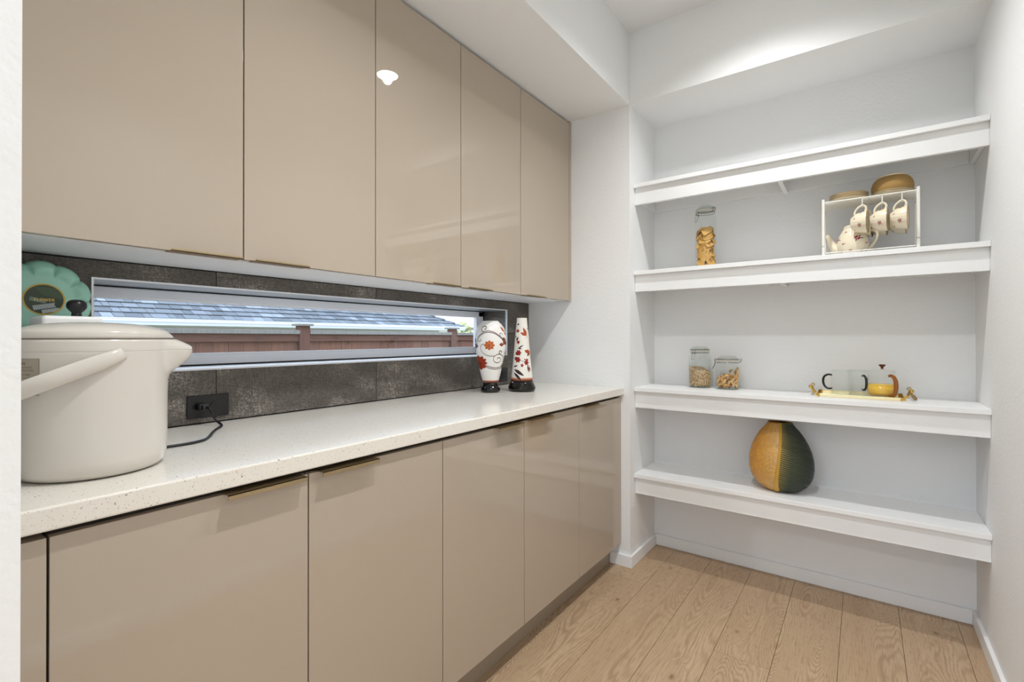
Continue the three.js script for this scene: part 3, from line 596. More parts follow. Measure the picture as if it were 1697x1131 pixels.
  piece(t, 'foot', lathe([[0, 0], [0.041, 0], [0.0455, 0.006], [0.0465, 0.0125], [0.0445, 0.0195], [0.038, 0.027], [0.0345, 0.033], [0.034, 0.0385], [0.035, 0.045], [0.0, 0.0452]], 64), phys({ color: S('#0d0b0b'), roughness: 0.12 }), [0, 0, 0]);
}
{
  const sc = 2750, prof = [[0.053, 0.05], [0.049, 0.089], [0.0412, 0.162], [0.0328, 0.271], [0.0255, 0.337], [0.0246, 0.3535]];
  const map = printed(2048, 1024, 762, 72, 907, prof, sc, (c, P, W, H) => {
    c.fillStyle = '#ece7de'; c.fillRect(0, 0, W, H);
    const g = c.createLinearGradient(0, H * 0.94, 0, H); g.addColorStop(0, 'rgba(190,90,40,0)'); g.addColorStop(0.5, 'rgba(160,74,34,0.9)'); g.addColorStop(1, '#3a1d12'); c.fillStyle = g; c.fillRect(0, H * 0.92, W, H * 0.08);
    const O = '#a8481a', D = '#8f2418', K = '#3a1e26';
    P.leaf(830, 300, 780, 200, 20, O); P.leaf(828, 305, 738, 268, 20, O); P.line([[830, 300], [812, 350]], 8, O); P.line([[832, 300], [852, 360], [862, 430], [872, 520]], 10, D);
    P.leaf(692, 165, 720, 150, 12, K); P.blob(700, 245, 26, 5, D, 0.5); P.leaf(684, 380, 708, 320, 12, K); P.blob(708, 395, 26, 5, D, 0.45); P.line([[706, 410], [708, 460], [690, 490]], 7, K); P.leaf(706, 480, 786, 430, 9, K); P.leaf(706, 480, 766, 482, 7, K);
    P.blob(712, 535, 42, 6, D, 0.4); P.blob(690, 545, 26, 5, '#7c1c16', 0.3); P.blob(700, 625, 42, 6, D, 0.35); P.line([[720, 640], [760, 640], [800, 648], [830, 650]], 6, K); P.line([[772, 640], [772, 680]], 5, K); P.blob(764, 700, 24, 5, D, 0.45);
    P.blob(828, 665, 36, 6, D, 0.45); P.blob(804, 622, 10, 4, D, 0.2); P.blob(836, 630, 20, 5, D, 0.4); P.line([[838, 680], [870, 710], [884, 760]], 6, K); P.leaf(846, 690, 862, 800, 12, '#6a2a18'); P.leaf(870, 715, 880, 790, 8, '#6a2a18');
    P.leaf(880, 530, 798, 505, 24, O); P.leaf(876, 530, 840, 582, 16, '#8a3a18');
    P.leaf(650, 752, 795, 838, 22, K); P.leaf(645, 795, 760, 905, 18, '#2a1a26'); P.leaf(640, 720, 700, 700, 10, '#2c2050'); P.blob(672, 610, 20, 4, '#6a1c3a', 0.3); P.leaf(668, 300, 678, 350, 6, '#4a3a60'); P.leaf(850, 205, 846, 225, 6, K);
    for (let i = 0; i < 30; i++) { const x = (i < 15 ? rr(0.02, 0.22) : rr(0.78, 0.98)) * W, y = rr(0.1, 0.88) * H; c.fillStyle = [O, D, K][i % 3]; c.beginPath(); c.ellipse(x, y, rr(12, 40), rr(10, 30), rnd() * 3, 0, 7); c.fill(); }
  });
  const at = [0.2627, CT + 0.0005, -1.737], t = thing('flower_vase', 'slender white flared glass vase with red blossoms and dark glossy base, in the corner', 'vase', at);
  const g = lathe([...prof, [0.0225, 0.3535], [0.0235, 0.33], [0.03, 0.28]], 96);
  { const a = g.attributes; for (let i = 0; i < a.uv.count; i++) a.uv.setY(i, (a.position.getY(i) - 0.05) / 0.3035); }
  g.rotateY(0.609 - Math.PI);
  piece(t, 'body', g, phys({ map, roughness: 0.26, side: THREE.DoubleSide }));
  piece(t, 'foot', lathe([[0, 0], [0.06, 0], [0.0655, 0.006], [0.067, 0.014], [0.0655, 0.021], [0.061, 0.031], [0.056, 0.04], [0.053, 0.05], [0, 0.0502]], 64), phys({ color: S('#120c0a'), roughness: 0.1 }));
}

// ---------------------------------------------------------------- things on the shelves
const SH = { chips: 1.5254, jars: 0.9182, egg: 0.4682 };
// a clip-top jar: thin glass, glass lid, rubber ring, wire bail with its clasp
function clipJar(label, at, R, neck, body, H, turn, content) {
  const t = thing('glass_jar', label, 'jar', at);
  const r = neck;
  piece(t, 'glass', lathe([[0, 0.004], [R * 0.55, 0.003], [R * 0.86, 0.0008], [R * 0.97, 0.006], [R, 0.014], [R, body - 0.012], [R * 0.985, body], [lerp(R, r, 0.5), body + 0.011], [r, body + 0.019], [r, body + 0.026], [r + 0.004, body + 0.027], [r + 0.0045, body + 0.031], [r + 0.001, body + 0.033]], 64), M.jar);
  piece(t, 'base', lathe([[0, 0.0012], [R * 0.8, 0.0012], [R * 0.9, 0.004], [R * 0.85, 0.0062], [0, 0.0066]], 48), phys({ color: S('#cfdad4'), transmission: 0.7, thickness: 0, roughness: 0.12 }));
  piece(t, 'gasket', lathe([[r - 0.004, body + 0.0335], [r + 0.0035, body + 0.0335], [r + 0.0045, body + 0.0355], [r + 0.0035, body + 0.0375], [r - 0.004, body + 0.0375]], 48), std({ color: S('#d9cfbf'), roughness: 0.6 }));
  const L = body + 0.038;
  piece(t, 'lid', lathe([[r - 0.006, L - 0.002], [r + 0.003, L], [r + 0.004, L + 0.004], [r + 0.002, L + 0.008], [r - 0.004, L + 0.0115], [r * 0.75, H - 0.001], [0, H]], 64), phys({ color: S('#f4f8f5'), transmission: 0.95, thickness: 0, roughness: 0.03 }));
  const w = new THREE.Group(); w.name = 'clasp'; w.rotation.y = turn; t.add(w);
  const e = r + 0.0055, ring = new THREE.TorusGeometry(r + 0.0026, 0.0011, 8, 64); ring.rotateX(Math.PI / 2); ring.translate(0, body + 0.0245, 0);
  piece(w, 'neck_wire', ring, M.wire);
  const top = new THREE.TorusGeometry(r + 0.004, 0.0011, 8, 64); top.rotateX(Math.PI / 2); top.translate(0, L + 0.0045, 0);
  piece(w, 'lid_wire', top, M.wire);
  piece(w, 'hinge', [tube([[e, body + 0.024, -0.009], [e + 0.006, L - 0.004, -0.009], [e + 0.0085, L + 0.006, -0.006], [e, L + 0.006, -0.006]], 0.0011, 24, 6), tube([[e, body + 0.024, 0.009], [e + 0.006, L - 0.004, 0.009], [e + 0.0085, L + 0.006, 0.006], [e, L + 0.006, 0.006]], 0.0011, 24, 6)], M.wire);
  piece(w, 'lever', [tube([[-e, L + 0.004, -0.008], [-e - 0.006, L + 0.003, -0.008], [-e - 0.004, body + 0.024, -0.009], [-e - 0.008, body + 0.012, -0.008], [-e - 0.017, body - 0.006, -0.006], [-e - 0.0185, body - 0.008, 0], [-e - 0.017, body - 0.006, 0.006], [-e - 0.008, body + 0.012, 0.008], [-e - 0.004, body + 0.024, 0.009], [-e - 0.006, L + 0.003, 0.008], [-e, L + 0.004, 0.008]], 0.0012, 70, 6),
    rod([-e - 0.004, body + 0.024, -0.012], [-e - 0.004, body + 0.024, 0.012], 0.0022, 8)], M.wire);
  return t;
}
const place = (root, pos, rot) => { root.position.copy(pos); if (rot) root.quaternion.copy(rot); };
{ // jar of chips
  const at = [0.957, SH.chips + 0.0004, -2.38], R = 0.0515;
  clipJar('tall clip-top glass jar filled with golden chips on the second shelf', at, R, 0.0415, 0.262, 0.325, -0.45);
  const chipMat = [0, 1, 2].map((k) => std({ map: tex(96, 96, (u, v) => { const n = fbm(u * 20 + k * 9, v * 20, 3), d = fbm(u * 60 + k, v * 60, 2); return mix3(mix3([214, 160, 74], [234, 190, 108], n), [150, 92, 38], d > 0.72 ? 0.8 : 0); }), roughness: 0.75 }));
  const chipGeo = [0, 1, 2, 3].map((k) => {
    const s = new THREE.Shape(), n = 36; for (let i = 0; i < n; i++) { const a = i / n * 6.283, q = 0.0245 * (1 + 0.16 * Math.cos(3 * a + k)) * (1 + 0.05 * Math.sin(5 * a + k * 2)); i ? s.lineTo(Math.cos(a) * q, Math.sin(a) * q * 1.08) : s.moveTo(Math.cos(a) * q, Math.sin(a) * q * 1.08); }
    const g = new THREE.ExtrudeGeometry(s, { depth: 0.0018, bevelEnabled: false, curveSegments: 4 }).translate(0, 0, -0.0009), p = g.attributes.position, uv = g.attributes.uv;
    for (let i = 0; i < p.count; i++) { const x = p.getX(i), y = p.getY(i); p.setZ(i, p.getZ(i) - (5 + k) * x * x + 2.5 * y * y * (k % 2 ? 1 : -1) * 0.6); uv.setXY(i, x / 0.05 + 0.5, y / 0.05 + 0.5); }
    g.computeVertexNormals(); return g;
  });
  let n = 0;
  for (let lay = 0; lay < 12; lay++) {
    const y = 0.022 + lay * 0.0155, cnt = 5, a0 = rr(0, 6);
    for (let j = 0; j < cnt; j++) {
      const a = a0 + j / cnt * 6.283 + rr(-0.3, 0.3), rad = rr(0.031, 0.036), m = new THREE.Mesh(chipGeo[n % 4], chipMat[n % 3]);
      m.name = numbered('chip'); tag(m, 'golden curved corn chip piled in the tall clip-top jar', 'chip', 'chips in the tall jar');
      m.rotation.order = 'YXZ'; m.rotation.set(rr(-0.75, 0.25), a, rr(-1.5, 1.5));
      m.position.set(at[0] + Math.sin(a) * rad, at[1] + y + (j % 2) * 0.006, at[2] + Math.cos(a) * rad);
      scene.add(m); n++;
    }
  }
}
{ // jar of oats
  const at = [0.914, SH.jars + 0.0004, -2.432], R = 0.0575;
  clipJar('small clip-top glass jar heaped with pale oat grains, left of the nut jar', at, R, 0.0445, 0.155, 0.214, 1.25);
  const g = new THREE.SphereGeometry(0.0032, 7, 5); g.scale(1, 0.55, 0.7);
  const N = 2600, im = new THREE.InstancedMesh(g, std({ color: S('#ffffff'), roughness: 0.8 }), N), mt = new THREE.Matrix4(), q = new THREE.Quaternion(), eu = new THREE.Euler(), col = new THREE.Color();
  for (let i = 0; i < N; i++) {
    const a = rr(0, 6.283), onTop = i < 700, rad = onTop ? Math.sqrt(rnd()) * (R - 0.006) : R - 0.0055 - rr(0, 0.006);
    const surf = 0.092 - 0.34 * rad * Math.cos(a - 0.4) + 0.004 * Math.sin(a * 3), y = onTop ? surf + rr(-0.004, 0.002) : 0.009 + rnd() * (surf - 0.009);
    const k = y < 0.02 ? 0.93 : 1;
    mt.compose(V(Math.cos(a) * rad * k, y, Math.sin(a) * rad * k), q.setFromEuler(eu.set(rr(0, 6), rr(0, 6), rr(0, 6))), V(1, 1, 1)); im.setMatrixAt(i, mt);
    const c = rnd(); im.setColorAt(i, col.copy(S(c < 0.4 ? '#dcc29c' : c < 0.75 ? '#cda97c' : c < 0.92 ? '#e8d6b8' : '#a98258')));
  }
  im.name = 'oat_grains'; im.position.set(...at); tag(im, 'pale oat grains heaped in the small clip-top jar', 'oats', null, 'stuff'); scene.add(im);
  const core = lathe([[0, 0.0085], [R - 0.012, 0.0085], [R - 0.0095, 0.02], [R - 0.0095, 0.07], [0, 0.075]], 32);
  const p = core.attributes.position; for (let i = 0; i < p.count; i++) if (p.getY(i) > 0.06) p.setY(i, p.getY(i) + 0.012 - 0.34 * p.getX(i) * 0.9);
  core.computeVertexNormals();
  tag(piece(scene, 'oat_filling', core, std({ color: S('#b38f62'), roughness: 1 }), at), 'packed oat filling under the loose grains in the jar', 'oats', null, 'stuff');
}
{ // jar of cashews
  const at = [1.052, SH.jars + 0.0004, -2.421], R = 0.0575;
  clipJar('squat clip-top glass jar of cashew nuts, right of the oat jar', at, R, 0.0485, 0.108, 0.167, 0.05);
  const nutMat = ['#d9a866', '#cf9a57', '#e0b67a'].map((c) => phys({ color: S(c), roughness: 0.42 }));
  const nutGeo = [0, 1, 2].map((k) => { const q = []; for (let i = 0; i <= 8; i++) { const a = -1.7 + i / 8 * (2.9 + k * 0.2); q.push([Math.cos(a) * 0.0085, Math.sin(a) * 0.0095, 0]); } return taper(q, [0.0026, 0.0054, 0.0063, 0.0066, 0.0062, 0.0055, 0.005, 0.0045, 0.0024], 18, 10, 0.85); });
  let n = 0;
  for (let lay = 0; lay < 8; lay++) for (let j = 0; j < 13; j++) {
    const y = 0.016 + lay * 0.0115, inner = j >= 9, a = (inner ? (j - 9) / 4 : j / 9) * 6.283 + lay * 0.37 + rr(-0.12, 0.12), rad = inner ? 0.019 : 0.0435;
    const surf = 0.07 + 0.55 * rad * Math.cos(a + 0.35); // the heap leans to the right and back
    if (y > surf + 0.004) continue;
    const m = new THREE.Mesh(nutGeo[n % 3], nutMat[Math.floor(rnd() * 3)]); m.name = numbered('cashew');
    tag(m, 'curved golden cashew nut in the squat clip-top jar', 'nut', 'cashews in the squat jar');
    m.rotation.set(rr(0, 6), rr(0, 6), rr(0, 6)); m.position.set(at[0] + Math.cos(a) * rad, at[1] + y, at[2] + Math.sin(a) * rad);
    if (!inner) { m.rotation.order = 'YXZ'; m.rotation.set(rr(-0.4, 0.4), Math.PI / 2 - a, rr(0, 6)); }
    scene.add(m); n++;
  }
}
// ---- tea set
const sprig = (c, x, y, s) => {
  for (let i = 0; i < 6; i++) { const a = i * 1.05 + 0.3; c.fillStyle = ['#b0475c', '#8c2f46', '#c9788a'][i % 3]; c.beginPath(); c.ellipse(x + Math.cos(a) * s * 0.45, y + Math.sin(a) * s * 0.4, s * 0.36, s * 0.3, a, 0, 7); c.fill(); }
  c.fillStyle = '#e7b9b4'; c.beginPath(); c.arc(x, y, s * 0.22, 0, 7); c.fill();
  for (const a of [0.2, 1.9, 2.7, 3.9, 5.4]) { c.fillStyle = a > 2 && a < 4 ? '#5c6b3a' : '#4a3a2e'; c.beginPath(); c.ellipse(x + Math.cos(a) * s * 1.05, y + Math.sin(a) * s * 0.95, s * 0.34, s * 0.15, a, 0, 7); c.fill(); }
};
const ceramic = '#ece0c6';
const cupMat = phys({ map: canvasTex(1024, 256, (c, w, h) => { c.fillStyle = ceramic; c.fillRect(0, 0, w, h); for (let i = 0; i < 8; i++) { sprig(c, 64 + i * 128, 104 + (i % 2) * 84, i % 2 ? 15 : 31); } c.fillStyle = '#b08a4a'; c.fillRect(0, 0, w, 6); }), roughness: 0.16, side: THREE.DoubleSide });
const potMat = phys({ map: canvasTex(1024, 512, (c, w, h) => { c.fillStyle = ceramic; c.fillRect(0, 0, w, h); for (let i = 0; i < 4; i++) { sprig(c, 40 + i * 256, 210, 48); sprig(c, 150 + i * 256, 90, 18); sprig(c, 150 + i * 256, 300, 18); sprig(c, 100 + i * 256, 430, 22); sprig(c, 220 + i * 256, 420, 18); } }), roughness: 0.14 });
const plain = phys({ color: S(ceramic), roughness: 0.16 }), rackM = std({ color: S('#ece9e0'), roughness: 0.4 });
const RX0 = 1.468, RX1 = 1.782, RF = -2.282, RB = -2.422, RY = SH.chips + 0.0004, RT = 1.757;
{
  const t = thing('cup_rack', 'white wire cup rack with three hooks holding the floral tea set', 'rack', [(RX0 + RX1) / 2, RY, -2.352]);
  for (const x of [RX0, RX1]) {
    const sf = thing0(t, 'side_frame');
    part(sf, 'post', [bx(x - 0.0055, x + 0.0055, RY + 0.045, RT + 0.014, RF - 0.006, RF + 0.006, 0.0025), bx(x - 0.0055, x + 0.0055, RY, RY + 0.04, RF - 0.006, RF + 0.006, 0.0025), bx(x - 0.0025, x + 0.0025, RY + 0.035, RY + 0.05, RF - 0.008, RF + 0.001, 0.001)], rackM);
    part(sf, 'post', [bx(x - 0.004, x + 0.004, RY, RT + 0.014, RB - 0.006, RB + 0.006, 0.0025)], rackM);
    part(sf, 'crossbar', [rod([x, RY + 0.03, RF], [x, RY + 0.03, RB], 0.0028), rod([x, RT - 0.02, RF], [x, RT - 0.02, RB], 0.0028)], rackM);
  }
  part(t, 'front_rail', rod([RX0, RT, RF], [RX1, RT, RF], 0.0032), rackM);
  part(t, 'back_rail', rod([RX0, RT, RB], [RX1, RT, RB], 0.0032), rackM);
  part(t, 'bottom_rail', rod([RX0, RY + 0.014, RF], [RX1, RY + 0.014, RF], 0.0025), rackM);
  part(t, 'bottom_rail', rod([RX0, RY + 0.014, RB], [RX1, RY + 0.014, RB], 0.0025), rackM);
  for (let i = 1; i < 10; i++) part(t, 'shelf_wire', rod([RX0, RT + 0.0005, lerp(RF, RB, i / 10)], [RX1, RT + 0.0005, lerp(RF, RB, i / 10)], 0.0018, 8), rackM);
  part(t, 'brace', rod([1.626, RT - 0.003, RF], [1.626, RT - 0.003, RB], 0.0022), rackM);
  for (const [z, x] of [[RF, 1.6041], [RF, 1.6696], [RF, 1.7326], [RB + 0.03, 1.62], [RB + 0.03, 1.6696], [RB + 0.03, 1.7326]]) part(t, 'hook', tube([[x, RT - 0.001, z], [x, RT - 0.026, z], [x, RT - 0.036, z + 0.002], [x, RT - 0.0395, z + 0.008], [x, RT - 0.034, z + 0.0135]], 0.0023, 24, 8), rackM);
}
function thing0(parent, name) { const o = new THREE.Group(); o.name = localName(parent, name); parent.add(o); return o; }
{ // hanging cups: axis lies along x, mouth to the right, handle up over its hook
  const cup = thing('teacup', '', 'cup', [0, 0, 0]);
  const g = lathe([[0, 0.004], [0.02, 0.004], [0.0225, 0.0], [0.0245, 0.0005], [0.0255, 0.004], [0.031, 0.009], [0.0375, 0.018], [0.0415, 0.03], [0.0435, 0.042], [0.0455, 0.0555], [0.0447, 0.0565], [0.0435, 0.0555], [0.0415, 0.042], [0.0395, 0.03], [0.035, 0.018], [0.028, 0.0105], [0, 0.0085]], 72);
  { const p = g.attributes.position; for (let i = 0; i < p.count; i++) { const x = p.getX(i), z = p.getZ(i), y = p.getY(i), k = 1 + 0.014 * Math.cos(Math.atan2(z, x) * 16) * Math.max(0, Math.min(1, (0.042 - y) / 0.02)); p.setX(i, x * k); p.setZ(i, z * k); } g.computeVertexNormals(); }
  piece(cup, 'bowl', g, cupMat);
  piece(cup, 'handle', taper([[-0.0435, 0.047, 0], [-0.054, 0.051, 0], [-0.066, 0.047, 0], [-0.0705, 0.038, 0], [-0.064, 0.025, 0], [-0.05, 0.014, 0], [-0.033, 0.011, 0]], [0.0036, 0.0034, 0.0033, 0.0032, 0.003, 0.0028, 0.003], 36, 10, 1.25), plain);
  const spots = [[1.6041, RF + 0.007], [1.6696, RF + 0.007], [1.7326, RF + 0.007], [1.62, RB + 0.037], [1.6696, RB + 0.037], [1.7326, RB + 0.037]];
  const say = ['floral cream teacup on the left front hook, hanging over the teapot', 'floral cream teacup on the middle front hook of the rack', 'floral cream teacup on the right front hook, nearest the right post',
    'floral cream teacup on the back left hook, almost hidden by the left front cup', 'floral cream teacup on the back middle hook, lower edge showing below the middle front cup', 'floral cream teacup on the back right hook, lower edge showing below the right front cup'];
  spots.forEach(([x, z], i) => {
    const c = i ? cup.clone() : cup; if (i) { c.name = numbered('teacup'); scene.add(c); }
    c.userData = { label: say[i], category: 'cup', group: 'teacups hanging on the rack' };
    c.rotation.order = 'YXZ'; c.rotation.set(0, -0.14, -Math.PI / 2);
    const ry = -0.14, off = 0.038; // the inside of the handle's top sits on the hook
    c.position.set(x - off * Math.cos(ry), RT - 0.0371 - 0.0668 + 0.0, z + off * Math.sin(ry));
  });
}
{ // teapot
  const t = thing('teapot', 'cream floral china teapot with spout left, standing under the hanging cups', 'teapot', [1.569, RY, -2.36]); t.scale.y = 1.15;
  const g = lathe([[0, 0.002], [0.03, 0.002], [0.034, 0], [0.037, 0.003], [0.047, 0.012], [0.0565, 0.028], [0.059, 0.044], [0.056, 0.062], [0.048, 0.08], [0.0395, 0.094], [0.034, 0.104], [0.0335, 0.108]], 80);
  { const p = g.attributes.position; for (let i = 0; i < p.count; i++) { const x = p.getX(i), z = p.getZ(i), k = 1 + 0.012 * Math.cos(Math.atan2(z, x) * 14); p.setX(i, x * k); p.setZ(i, z * k); } g.computeVertexNormals(); g.rotateY(0.1); }
  piece(t, 'body', g, potMat);
  piece(t, 'lid', lathe([[0.0345, 0.1075], [0.0345, 0.111], [0.029, 0.1155], [0.018, 0.119], [0.009, 0.1205], [0.0065, 0.124], [0.009, 0.129], [0.006, 0.133], [0, 0.134]], 48), plain);
  piece(t, 'spout', taper([[-0.045, 0.026, 0], [-0.062, 0.034, 0], [-0.075, 0.055, 0], [-0.083, 0.074, 0], [-0.094, 0.089, 0]], [0.021, 0.0185, 0.0135, 0.0105, 0.0085], 30, 18), plain);
  piece(t, 'handle', taper([[0.044, 0.086, 0], [0.06, 0.094, 0], [0.077, 0.091, 0], [0.086, 0.078, 0], [0.083, 0.06, 0], [0.072, 0.042, 0], [0.055, 0.025, 0]], [0.0052, 0.0046, 0.0042, 0.004, 0.004, 0.0042, 0.005], 40, 10, 1.3), plain);
}
{ // saucers and the brown bowl on top of the rack
  const brown = std({ color: S('#a5834c'), roughness: 0.85 });
  const sc = thing('saucer', '', 'saucer', [1.5555, RT + 0.0025, -2.352]);
  piece(sc, 'dish', lathe([[0, 0.001], [0.034, 0.001], [0.037, 0], [0.039, 0.002], [0.055, 0.006], [0.069, 0.0125], [0.0695, 0.0135], [0.0685, 0.0142], [0.054, 0.0085], [0.038, 0.005], [0, 0.004]], 64), plain);
  piece(sc, 'rim', lathe([[0.0682, 0.0125], [0.0698, 0.0128], [0.0702, 0.0138], [0.0692, 0.0146], [0.0682, 0.0142]], 64), std({ color: S('#b0905a'), roughness: 0.3, metalness: 0.2 }));
  const say = ['bottom cream saucer of the left stack on the rack', 'second cream saucer from the bottom of the left stack on the rack', 'third cream saucer of the left stack on the rack', 'top cream saucer of the left stack on the rack', 'lower cream saucer under the upturned brown bowl', 'upper cream saucer directly under the upturned brown bowl'];
  say.forEach((l, i) => { const s = i ? sc.clone() : sc; if (i) { s.name = numbered('saucer'); scene.add(s); s.position.set(i < 4 ? 1.5555 + [0, 0.002, -0.001, 0.0015][i] : 1.7045, RT + 0.0025 + (i < 4 ? i : i - 4) * 0.0062, -2.352); } s.userData = { label: l, category: 'saucer', group: 'cream saucers on the rack' }; });
  const b = thing('bowl', 'upturned tan brown bowl with cream foot on the right saucer stack', 'bowl', [1.7045, RT + 0.0025 + 0.0062 + 0.0146, -2.352]);
  piece(b, 'body', lathe([[0.064, 0.001], [0.0665, 0], [0.069, 0.001], [0.071, 0.012], [0.0705, 0.024], [0.067, 0.038], [0.06, 0.05], [0.05, 0.058], [0.0495, 0.0585]], 64), brown);
  piece(b, 'foot', lathe([[0.0498, 0.058], [0.05, 0.062], [0.047, 0.066], [0.036, 0.0685], [0, 0.0692]], 64), plain);
}
// ---- gold tray with glass cups and jug
const glassy = (hex, bump) => phys({ color: S(hex), transmission: 0.97, thickness: 0, roughness: 0.05, ior: 1.5, bumpMap: bump, bumpScale: 0.0022 });
const hammered = tex(128, 128, (u, v) => { let m = 9; const X = u * 9, Y = v * 9; for (let a = -1; a <= 1; a++) for (let b = -1; b <= 1; b++) { const i = Math.floor(X) + a, j = Math.floor(Y) + b, ii = (i + 9) % 9, jj = (j + 9) % 9, dx = i + PERM[ii * 7 + jj] / 255 - X, dy = j + PERM[ii * 13 + jj * 3 + 90] / 255 - Y; m = Math.min(m, dx * dx + dy * dy); } const q = 255 * Math.min(1, m); return [q, q, q]; }, false, [5, 3]);
{
  const y = SH.jars + 0.0004, x0 = 1.434, x1 = 1.744, z0 = -2.507, z1 = -2.319;
  const t = thing('tray', 'gold serving tray with bar handles holding the glass cups and jug', 'tray', [(x0 + x1) / 2, y, (z0 + z1) / 2]);
  part(t, 'base', bx(x0 + 0.002, x1 - 0.002, y, y + 0.004, z0 + 0.002, z1 - 0.002, 0.001), std({ color: S('#e2cf9e'), roughness: 0.12, metalness: 0.9 }));
  part(t, 'rim', [bx(x0 + 0.016, x1 - 0.016, y, y + 0.0135, z1 - 0.004, z1, 0.001), bx(x0 + 0.016, x1 - 0.016, y, y + 0.0135, z0, z0 + 0.004, 0.001), bx(x0, x0 + 0.004, y, y + 0.0135, z0 + 0.016, z1 - 0.016, 0.001), bx(x1 - 0.004, x1, y, y + 0.0135, z0 + 0.016, z1 - 0.016, 0.001)], std({ color: S('#eddcae'), roughness: 0.2, metalness: 0.85 }));
  for (const [cx, cz, s] of [[x0 + 0.016, z1 - 0.016, 0], [x1 - 0.016, z1 - 0.016, 1], [x1 - 0.016, z0 + 0.016, 2], [x0 + 0.016, z0 + 0.016, 3]]) { const g = new THREE.CylinderGeometry(0.016, 0.016, 0.0145, 16, 1, true, [-Math.PI / 2, 0, Math.PI / 2, Math.PI][s], Math.PI / 2), gi = new THREE.CylinderGeometry(0.0125, 0.0125, 0.0145, 16, 1, true, [-Math.PI / 2, 0, Math.PI / 2, Math.PI][s], Math.PI / 2); part(t, 'corner', [g.translate(cx, y + 0.00725, cz), gi.translate(cx, y + 0.00725, cz)], M.gold); }
  for (const s of [-1, 1]) {
    const ex = s < 0 ? x0 : x1, h = thing0(t, 'handle'), bxp = ex + s * 0.019;
    part(h, 'bar', [rod([bxp, y + 0.04, -2.46], [bxp, y + 0.04, -2.344], 0.0068, 16), new THREE.SphereGeometry(0.0085, 16, 12).translate(bxp, y + 0.04, -2.342), new THREE.SphereGeometry(0.0085, 16, 12).translate(bxp, y + 0.04, -2.462)], M.gold);
    for (const z of [-2.372, -2.432]) part(h, 'stem', tube([[ex - s * 0.002, y + 0.009, z], [ex + s * 0.008, y + 0.011, z], [ex + s * 0.015, y + 0.024, z], [bxp, y + 0.038, z]], 0.0034, 20, 8), M.gold);
    if (s > 0) part(h, 'leaf', [0, 1, 2].map((i) => { const g = new THREE.SphereGeometry(0.011, 12, 8); g.scale(0.9, 0.55, 0.28); g.rotateZ([-0.9, 0.6, 2.2][i]); return g.translate(bxp + [0.006, -0.004, 0.011][i], y + [0.02, 0.03, 0.013][i], -2.345); }), std({ color: S('#8d744c'), roughness: 0.3, metalness: 0.7 }), 'small darker leaf ornament');
  }
  const mug = thing('glass_mug', '', 'mug', [0, 0, 0]);
  piece(mug, 'cup', lathe([[0, 0.003], [0.031, 0.003], [0.034, 0.0], [0.0365, 0.006], [0.038, 0.03], [0.0385, 0.07], [0.0385, 0.108], [0.0375, 0.11], [0.0365, 0.108], [0.037, 0.1]], 48), glassy('#fbfdfd', hammered));
  piece(mug, 'handle', taper([[0.036, 0.086, 0], [0.05, 0.088, 0], [0.066, 0.078, 0], [0.071, 0.057, 0], [0.064, 0.034, 0], [0.05, 0.025, 0], [0.036, 0.027, 0]], [0.004, 0.0045, 0.0048, 0.0048, 0.0045, 0.0042, 0.0038], 36, 12), M.black, 'black glass handle');
  mug.position.set(1.5265, y + 0.0044, -2.4); mug.rotation.y = Math.PI - 0.25; mug.userData = { label: 'hammered glass mug with black handle on the left of the gold tray', category: 'mug', group: 'glass mugs on the tray' };
  const m2 = mug.clone(); m2.name = numbered('glass_mug'); scene.add(m2); m2.position.set(1.588, y + 0.0044, -2.456); m2.rotation.set(0, -1.16, 0); m2.userData = { label: 'hammered glass mug between the other mug and the amber-handled jug', category: 'mug', group: 'glass mugs on the tray' };
  const j = thing('glass_jug', 'hammered glass jug with amber handle, brown lid knob and yellow juice on the tray', 'jug', [1.67, y + 0.0044, -2.39]);
  piece(j, 'glass', lathe([[0, 0.003], [0.042, 0.003], [0.047, 0.0], [0.051, 0.008], [0.0525, 0.03], [0.0515, 0.07], [0.048, 0.1], [0.046, 0.113], [0.0445, 0.113], [0.0448, 0.108]], 56), glassy('#fbfdfd', hammered));
  piece(j, 'juice', lathe([[0, 0.0105], [0.044, 0.0115], [0.0485, 0.022], [0.0495, 0.035], [0.0488, 0.0565], [0, 0.0565]], 48), phys({ color: S('#f3c02c'), roughness: 0.15 }));
  piece(j, 'lid', lathe([[0.0455, 0.1135], [0.047, 0.1145], [0.0465, 0.117], [0.03, 0.121], [0.006, 0.1225]], 48), glassy('#ffffff', null));
  piece(j, 'knob', lathe([[0, 0.121], [0.004, 0.1215], [0.005, 0.128], [0.011, 0.1345], [0.0125, 0.1375], [0.0105, 0.14], [0, 0.1408]], 28), phys({ color: S('#5a2a16'), roughness: 0.15 }), 'dark brown lid knob');
  const hd = piece(j, 'handle', taper([[0.045, 0.094, 0], [0.06, 0.096, 0], [0.08, 0.083, 0], [0.087, 0.056, 0], [0.08, 0.026, 0], [0.062, 0.01, 0], [0.049, 0.012, 0]], [0.0055, 0.0068, 0.0078, 0.008, 0.0078, 0.0068, 0.005], 40, 14), phys({ color: S('#a8621a'), roughness: 0.1, transmission: 0.35, thickness: 0 }), [0, 0, 0]);
  hd.userData.label = 'amber glass handle'; j.rotation.y = -1.05;
}
